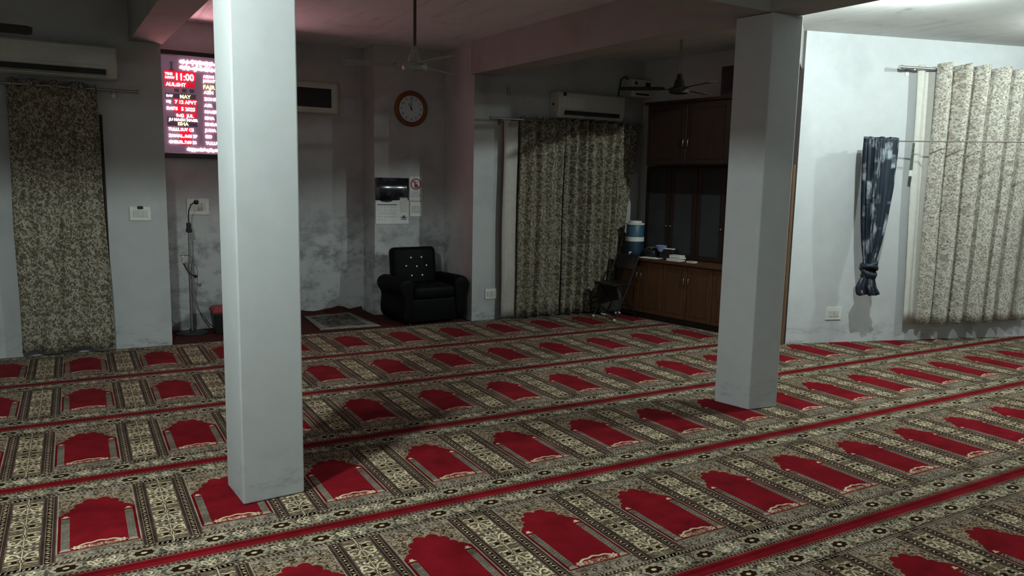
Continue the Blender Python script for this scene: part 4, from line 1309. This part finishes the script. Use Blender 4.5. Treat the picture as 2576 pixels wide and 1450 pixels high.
# ------------------------------------------------------------------ ceiling fans
def fan(label, x, y, zhub, ang, mat, rodmat, blen=0.60, bmat=None, pitch=9):
    t = thing('ceiling_fan', label, 'ceiling fan', (x, y, zhub))
    top = H_ROOM - zhub
    local(B().cyl((0, 0, 0.14), (0, 0, top - 0.02), 0.0135, n=10).build('down_rod', rodmat, t, autos=True))
    b = B(); b.lathe([(0.001, top), (0.055, top), (0.060, top - 0.03), (0.03, top - 0.10), (0.016, top - 0.11), (0.001, top - 0.11)], n=18); local(b.build('canopy', mat, t, autos=True))
    b = B(); b.lathe([(0.001, 0.185), (0.020, 0.185), (0.030, 0.165), (0.030, 0.135), (0.045, 0.12), (0.052, 0.085), (0.062, 0.05), (0.001, 0.05)], n=20); local(b.build('lower_cup', mat, t, autos=True))
    b = B(); b.lathe([(0.001, 0.055), (0.055, 0.055), (0.098, 0.040), (0.106, 0.022), (0.106, 0.004), (0.096, -0.012), (0.06, -0.020), (0.001, -0.022)], n=28); local(b.build('motor', mat, t, autos=True))
    for i in range(3):
        a = math.radians(ang + 120 * i)
        Mx = Matrix.Rotation(a, 4, 'Z')
        tilt = math.radians(pitch)
        b = B()
        rs = []
        for (r_, w_) in ((0.15, 0.045), (0.20, 0.060), (0.40, 0.066), (blen - 0.03, 0.068), (blen, 0.050)):
            rs.append([(r_, -w_, 0.035 - w_ * math.tan(tilt)), (r_, w_, 0.035 + w_ * math.tan(tilt)), (r_, w_, 0.038 + w_ * math.tan(tilt)), (r_, -w_, 0.038 - w_ * math.tan(tilt))])
        b.rings(rs)
        bmesh.ops.transform(b.bm, matrix=Mx, verts=b.bm.verts[:])
        bl = local(b.build('blade', bmat or mat, t))
        b = B(); b.box((0.125, 0, 0.028), (0.10, 0.030, 0.008)); bmesh.ops.transform(b.bm, matrix=Mx, verts=b.bm.verts[:])
        local(b.build('blade_iron', mat, t))
    return t
fan('pale ceiling fan on a long rod in the middle bay, in front of the clock', 2.52, 6.10, 2.615, -86, M_FANWHITE, M_FANROD)
fan('dark ceiling fan hanging in front of the wooden cabinets', 5.53, 6.24, 2.665, -100, M_FANDARK, M_STEEL, 0.62)
fan('dark ceiling fan at the left edge, showing one blade tip', -0.80, 6.15, 2.60, 4, M_FANDARK, M_FANROD, 0.62, None, -15)

# ------------------------------------------------------------------ bulbs
BULB_LABEL = ['round white dome lamp on the ceiling of the left bay, out of the picture', 'glowing white bulb on the ceiling in front of the bright curtain', 'round white bulb on the ceiling at the far right', 'added round white bulb on the ceiling of the rear bay, unseen behind the camera']
for li, ((p, w), lab) in enumerate(zip(LAMPS, BULB_LABEL)):
    t = thing('ceiling_lamp', lab, 'ceiling light', (p[0], p[1], H_ROOM))
    dz = p[2] - H_ROOM
    if li == 0:                                   # flush lamp with a milky dome
        b = B(); b.lathe([(0.001, 0.0), (0.11, 0.0), (0.11, dz + 0.03), (0.085, dz + 0.025), (0.001, dz + 0.025)], n=24)
        local(b.build('holder', M_WHITEPLASTIC, t, autos=True))
        b = B(); b.lathe([(0.08 * math.cos(i * math.pi / 16), dz + 0.022 - 0.08 * math.sin(i * math.pi / 16)) if i < 8 else (0.001, dz + 0.022 - 0.08) for i in range(9)], n=24)
        local(b.build('dome', emit('dome_glow', LAMP_COLOUR, w * 22.0 * (0.034 / 0.08) ** 2), t, smooth=True))
        continue
    b = B(); b.lathe([(0.001, 0.0), (0.045, 0.0), (0.045, -0.012), (0.016, -0.02), (0.016, dz + 0.030), (0.001, dz + 0.030)], n=18)
    local(b.build('holder', M_WHITEPLASTIC, t, autos=True))
    b = B(); b.lathe([(0.001, dz + 0.034), (0.018, dz + 0.029), (0.030, dz + 0.015), (0.034, dz), (0.030, dz - 0.016), (0.018, dz - 0.029), (0.001, dz - 0.034)], n=18)
    local(b.build('bulb', emit('bulb_glow', LAMP_COLOUR, w * 22.0), t, smooth=True))

# ------------------------------------------------------------------ fitted cabinets on the right
def cbox(b, s0, s1, o0, o1, z0, z1, bev=0.0):
    c = oncab((s0 + s1) / 2, (z0 + z1) / 2, (o0 + o1) / 2)
    b.box(c, (s1 - s0, o1 - o0, z1 - z0), CROT, bev)
    return b
def cab(name, label, s0, s1, o0, o1, z0, z1, ndoor, mat, door_mat, handles='knob', glass=False):
    base = oncab((s0 + s1) / 2, z0, (o0 + o1) / 2)
    t = thing(name, label, 'cabinet', base)
    if not glass:
        cbox(B(), s0, s1, o0, o1 - 0.02, z0, z1).build('carcass', mat, t)
    else:
        b = B()
        cbox(b, s0, s1, o0, o0 + 0.02, z0, z1)
        cbox(b, s0, s0 + 0.02, o0, o1 - 0.02, z0, z1); cbox(b, s1 - 0.02, s1, o0, o1 - 0.02, z0, z1)
        cbox(b, s0, s1, o0, o1 - 0.02, z0, z0 + 0.02); cbox(b, s0, s1, o0, o1 - 0.02, z1 - 0.02, z1)
        b.build('carcass', mat, t)
        for i in range(1, 4):
            z = z0 + (z1 - z0) * i / 4
            cbox(B(), s0 + 0.02, s1 - 0.02, o0 + 0.02, o1 - 0.05, z, z + 0.018).build('shelf', mat, t)
    w = (s1 - s0) / ndoor
    for i in range(ndoor):
        a, c = s0 + i * w + 0.004, s0 + (i + 1) * w - 0.004
        za, zb = z0 + 0.012, z1 - 0.012
        if glass:
            b = B()
            fw = 0.055
            for (p, q, u, v) in ((a, a + fw, za, zb), (c - fw, c, za, zb), (a + fw, c - fw, za, za + fw), (a + fw, c - fw, zb - fw, zb)):
                cbox(b, p, q, o1 - 0.02, o1, u, v)
            d = b.build('door', door_mat, t)
            cbox(B(), a + fw, c - fw, o1 - 0.013, o1 - 0.008, za + fw, zb - fw).build('pane', M_GLASS, d)
        else:
            b = B()
            cbox(b, a, c, o1 - 0.02, o1, za, zb, 0.003)
            d = b.build('door', door_mat, t)
            b = B()
            fw = 0.06
            if zb - za > 0.3:
                for (p, q, u, v) in ((a + fw, a + fw + 0.012, za + fw, zb - fw), (c - fw - 0.012, c - fw, za + fw, zb - fw), (a + fw, c - fw, za + fw, za + fw + 0.012), (a + fw, c - fw, zb - fw - 0.012, zb - fw)):
                    cbox(b, p, q, o1, o1 + 0.005, u, v)
                b.build('moulding', door_mat, d)
        hs = (c - 0.030) if i % 2 == 0 else (a + 0.030)
        hz = za + (zb - za) * (0.72 if z0 < 0.5 else 0.35)
        b = B()
        if handles == 'knob':
            b.lathe([(0.001, 0.0), (0.005, 0.0), (0.005, 0.015), (0.012, 0.020), (0.010, 0.030), (0.001, 0.032)], n=10, mat=Matrix.Translation(oncab(hs, hz, o1)) @ Matrix.Rotation(math.atan2(CN.y, CN.x), 4, 'Z') @ Matrix.Rotation(math.pi / 2, 4, 'Y'))
        else:
            b.tube([oncab(hs, hz - 0.04, o1), oncab(hs, hz - 0.04, o1 + 0.022), oncab(hs, hz + 0.04, o1 + 0.022), oncab(hs, hz + 0.04, o1)], 0.0045, 8)
        b.build('handle', M_STEEL, d, smooth=True)
    return t
S_END = 1.965
cab('base_cabinet', 'low brown wooden cupboard row under the counter, four doors in view', -0.27, S_END, -0.49, 0.0, 0.06, 0.735, 6, M_WOOD, M_WOOD, 'bar')
tag(cbox(B(), -0.27, S_END, -0.47, -0.05, 0.0, 0.06).build('plinth', M_WOODD), 'dark recessed plinth under the low cupboard row', 'plinth')
tag(cbox(B(), -0.28, S_END, -0.49, 0.03, 0.735, 0.775, 0.006).build('counter_top', M_WOOD), 'long brown wooden counter top holding books and a water cooler', 'counter')
cab('bookcase', 'dark glass-doored bookcase standing on the counter', -0.10, S_END, -0.49, -0.28, 0.775, 1.945, 5, M_WOODD, M_WOODD, 'knob', True)
cab('wall_cabinet', 'dark brown overhead cabinet running above the bookcase', 0.12, S_END, -0.49, 0.0, 1.945, 2.69, 3, M_WOODD, M_WOODD, 'bar')
cbx = cbox(B(), 0.08, S_END, -0.49, 0.025, 2.69, 2.72)
tag(cbx.build('cornice', M_WOODD), 'dark flat wooden top board of the overhead cabinet', 'board')
b = B(); c = onwall(0.0, 0.95, 0.0)
cbox(b, S_END + 0.005, 2.168, -0.035, 0.012, 0.0, 1.945)
tag(b.build('end_panel', M_EDGE), 'brown wooden end panel of the cabinets, edge-on behind the right pillar', 'panel')

# speaker box on the overhead cabinet
t = thing('speaker_box', 'black box standing on top of the overhead cabinet', 'speaker', oncab(1.42, 2.72, -0.25))
cbox(B(), 1.14, 1.72, -0.42, -0.05, 2.72, 3.06, 0.01).build('case', M_BLACK, t)
cbox(B(), 1.18, 1.68, -0.052, -0.044, 2.75, 3.03).build('grille', M_VENT, t)

# ------------------------------------------------------------------ things on the counter
def cooler():
    q = oncab(-0.12, 0.775, -0.125)
    t = thing('water_cooler', 'blue insulated water jug with a white lid and band on the counter', 'water jug', q)
    b = B(); b.lathe([(0.001, 0.03), (0.125, 0.03), (0.130, 0.05), (0.130, 0.205), (0.001, 0.205)], n=28); local(b.build('lower_body', M_BLUED, t, autos=True))
    b = B(); b.lathe([(0.10, 0.203), (0.139, 0.203), (0.139, 0.262), (0.10, 0.262)], n=28, cap=False); local(b.build('white_band', M_WHITEPLASTIC, t, autos=True))
    b = B(); b.lathe([(0.001, 0.258), (0.132, 0.258), (0.130, 0.42), (0.122, 0.432), (0.001, 0.432)], n=28); local(b.build('upper_body', M_BLUE, t, autos=True))
    b = B(); b.lathe([(0.001, 0.432), (0.140, 0.428), (0.140, 0.446), (0.100, 0.452), (0.096, 0.474), (0.085, 0.480), (0.001, 0.480)], n=28); local(b.build('lid', M_WHITEPLASTIC, t, autos=True))
    b = B(); b.lathe([(0.001, 0.0), (0.105, 0.0), (0.115, 0.032), (0.001, 0.032)], n=28); local(b.build('foot_ring', M_BLUED, t, autos=True))
    b = B(); b.cyl((-0.11, -0.06, 0.055), (-0.165, -0.085, 0.055), 0.011, n=10); b.cyl((-0.158, -0.082, 0.062), (-0.158, -0.082, 0.030), 0.009, n=10); local(b.build('tap', M_WHITEPLASTIC, t, autos=True))
    t.scale = (0.87, 0.87, 0.96)
cooler()
def book(s, o, z, l, w, h, rot, mat, label):
    q = oncab(s, z, o)
    t = thing('closed_book', label, 'book', q, CROT + rot)
    local(B().box((0, 0, h / 2), (l - 0.006, w - 0.006, h * 0.74)).build('pages', M_PAPER, t))
    b = B(); b.box((0, 0, h * 0.06), (l, w, h * 0.12)); b.box((0, 0, h * 0.94), (l, w, h * 0.12)); b.box((0, w / 2 - h * 0.06, h / 2), (l, h * 0.12, h * 0.9)); local(b.build('cover', mat, t))
    return t
M_TAN = plain('tan_cover', (0.35, 0.30, 0.20), 0.6)
book(0.60, -0.08, 0.775, 0.19, 0.13, 0.028, 0.05, M_PAPER, 'lowest book of the small white stack on the counter')
book(0.62, -0.09, 0.803, 0.17, 0.12, 0.022, -0.06, M_TAN, 'middle book of the small white stack on the counter')
book(0.615, -0.085, 0.825, 0.155, 0.115, 0.022, 0.1, M_PAPER, 'topmost book of the small white stack on the counter')
book(0.86, -0.06, 0.775, 0.11, 0.08, 0.022, 0.0, M_TAN, 'small cream booklet lying alone on the counter right of the stack')
q = oncab(0.22, 0.775, -0.06)
tag(B().box(q + Vector((0, 0, 0.005)), (0.26, 0.16, 0.01), CROT + 0.1, 0.002).build('paper_pad', M_PAPER), 'flat white paper pad on the counter edge left of the books', 'paper')
# bag with a cloth over it
q = oncab(0.14, 0.775, -0.17)
t = thing('black_bag', 'black bag with a green cloth beside the water jug', 'bag', q)
b = B(); b.box((0, 0, 0.06), (0.20, 0.15, 0.12), CROT, 0.04, 3); local(b.build('bag_body', M_BLACK, t, smooth=True))
rows = []
for j in range(7):
    rows.append([(0.02 + (i / 6 - 0.5) * 0.17, (j / 6 - 0.5) * 0.13, 0.128 + 0.012 * math.sin(i * 1.4 + j) - 0.02 * abs(i / 6 - 0.5) - 0.03 * (j / 6 - 0.5) ** 2) for i in range(7)])
b = B(); b.rings(rows, 0, False, False); local(b.build('green_cloth', M_GREEN, t, smooth=True, solid=0.004))
# cone bowl on a dark stand
q = oncab(0.31, 0.775, -0.15)
t = thing('lilac_bowl', 'pale blue funnel-shaped bowl on a dark stand on the counter', 'bowl', q)
b = B(); b.lathe([(0.001, 0.0), (0.055, 0.0), (0.05, 0.015), (0.02, 0.03), (0.018, 0.085), (0.001, 0.085)], n=18); local(b.build('stand', M_BLACK, t, autos=True))
b = B(); b.lathe([(0.012, 0.083), (0.035, 0.09), (0.075, 0.165), (0.078, 0.165), (0.070, 0.160), (0.032, 0.094), (0.001, 0.090)], n=20, cap=False); local(b.build('cup', M_LILAC, t, autos=True))
# white box leaning behind
q = oncab(0.42, 0.775, -0.19)
t = thing('black_case', 'low black case with a white strip on top, on the counter', 'case', q, CROT)
local(B().box((0, 0, 0.062), (0.17, 0.12, 0.124), 0, 0.008).build('case_body', M_BLACK, t))
local(B().box((0, -0.02, 0.131), (0.16, 0.05, 0.014), 0, 0.003).build('white_strip', M_WHITEPLASTIC, t))

# ------------------------------------------------------------------ folding chair and bag on the floor
fc = thing('folding_chair', 'black metal folding chair at the far end of the cabinets', 'chair', (5.99, 7.78, 0.0), math.radians(-82))
def FC(bb, nm, mt=M_BLACK, **kw):
    return local(bb.build(nm, mt, fc, **kw))
for s in (-1, 1):
    b = B(); b.tube([(s * 0.19, -0.20, 0.0), (s * 0.19, 0.02, 0.40), (s * 0.19, 0.20, 0.80)], 0.011, 8); FC(b, 'front_leg', autos=True)
    b = B(); b.tube([(s * 0.165, 0.24, 0.0), (s * 0.165, -0.12, 0.43)], 0.011, 8); FC(b, 'rear_leg', autos=True)
b = B(); b.box((0, -0.03, 0.445), (0.37, 0.36, 0.035), 0, 0.014, 3); FC(b, 'seat', smooth=True)
b = B(); b.box((0, 0, 0), (0.37, 0.022, 0.20), 0, 0.010, 2, mat=Matrix.Translation((0, 0.178, 0.715)) @ Matrix.Rotation(math.radians(-22), 4, 'X')); FC(b, 'backrest', smooth=True)
b = B(); b.cyl((-0.19, -0.16, 0.07), (0.19, -0.16, 0.07), 0.008, n=8); FC(b, 'front_stretcher')
b = B(); b.cyl((-0.165, 0.19, 0.06), (0.165, 0.19, 0.06), 0.008, n=8); FC(b, 'rear_stretcher')
for (x, y) in ((-0.19, -0.20), (0.19, -0.20)):
    b = B(); b.cyl((x, y, 0.0), (x, y + 0.012, 0.022), 0.015, n=8); FC(b, 'foot_cap', M_WHITEPLASTIC)
M_SACK = plain('grey_sack', (0.045, 0.044, 0.040), 0.8, 0, 0.2, 0.5, 9)
sk = thing('grey_sack', 'lumpy dark grey sack on the floor behind the folding chair', 'sack', (6.09, 8.02, 0.0))
rs = []
for (z, r) in ((0.03, 0.15), (0.06, 0.19), (0.18, 0.205), (0.32, 0.195), (0.41, 0.17), (0.45, 0.13)):
    rs.append([((r + 0.012 * math.sin(5 * a + z * 20)) * math.cos(a), 0.40 * (r + 0.01 * math.sin(4 * a + z * 13)) * math.sin(a), z + 0.012 * math.sin(3 * a)) for a in [2 * math.pi * k_ / 22 for k_ in range(22)]])
b = B(); b.rings(rs); local(b.build('sack_body', M_SACK, sk, smooth=True))
b = B(); b.box((-0.12, -0.05, 0.018), (0.09, 0.07, 0.034), 0.3, 0.012); b.box((0.09, -0.05, 0.018), (0.08, 0.07, 0.034), -0.4, 0.012); local(b.build('white_scraps', M_PAPER, sk))
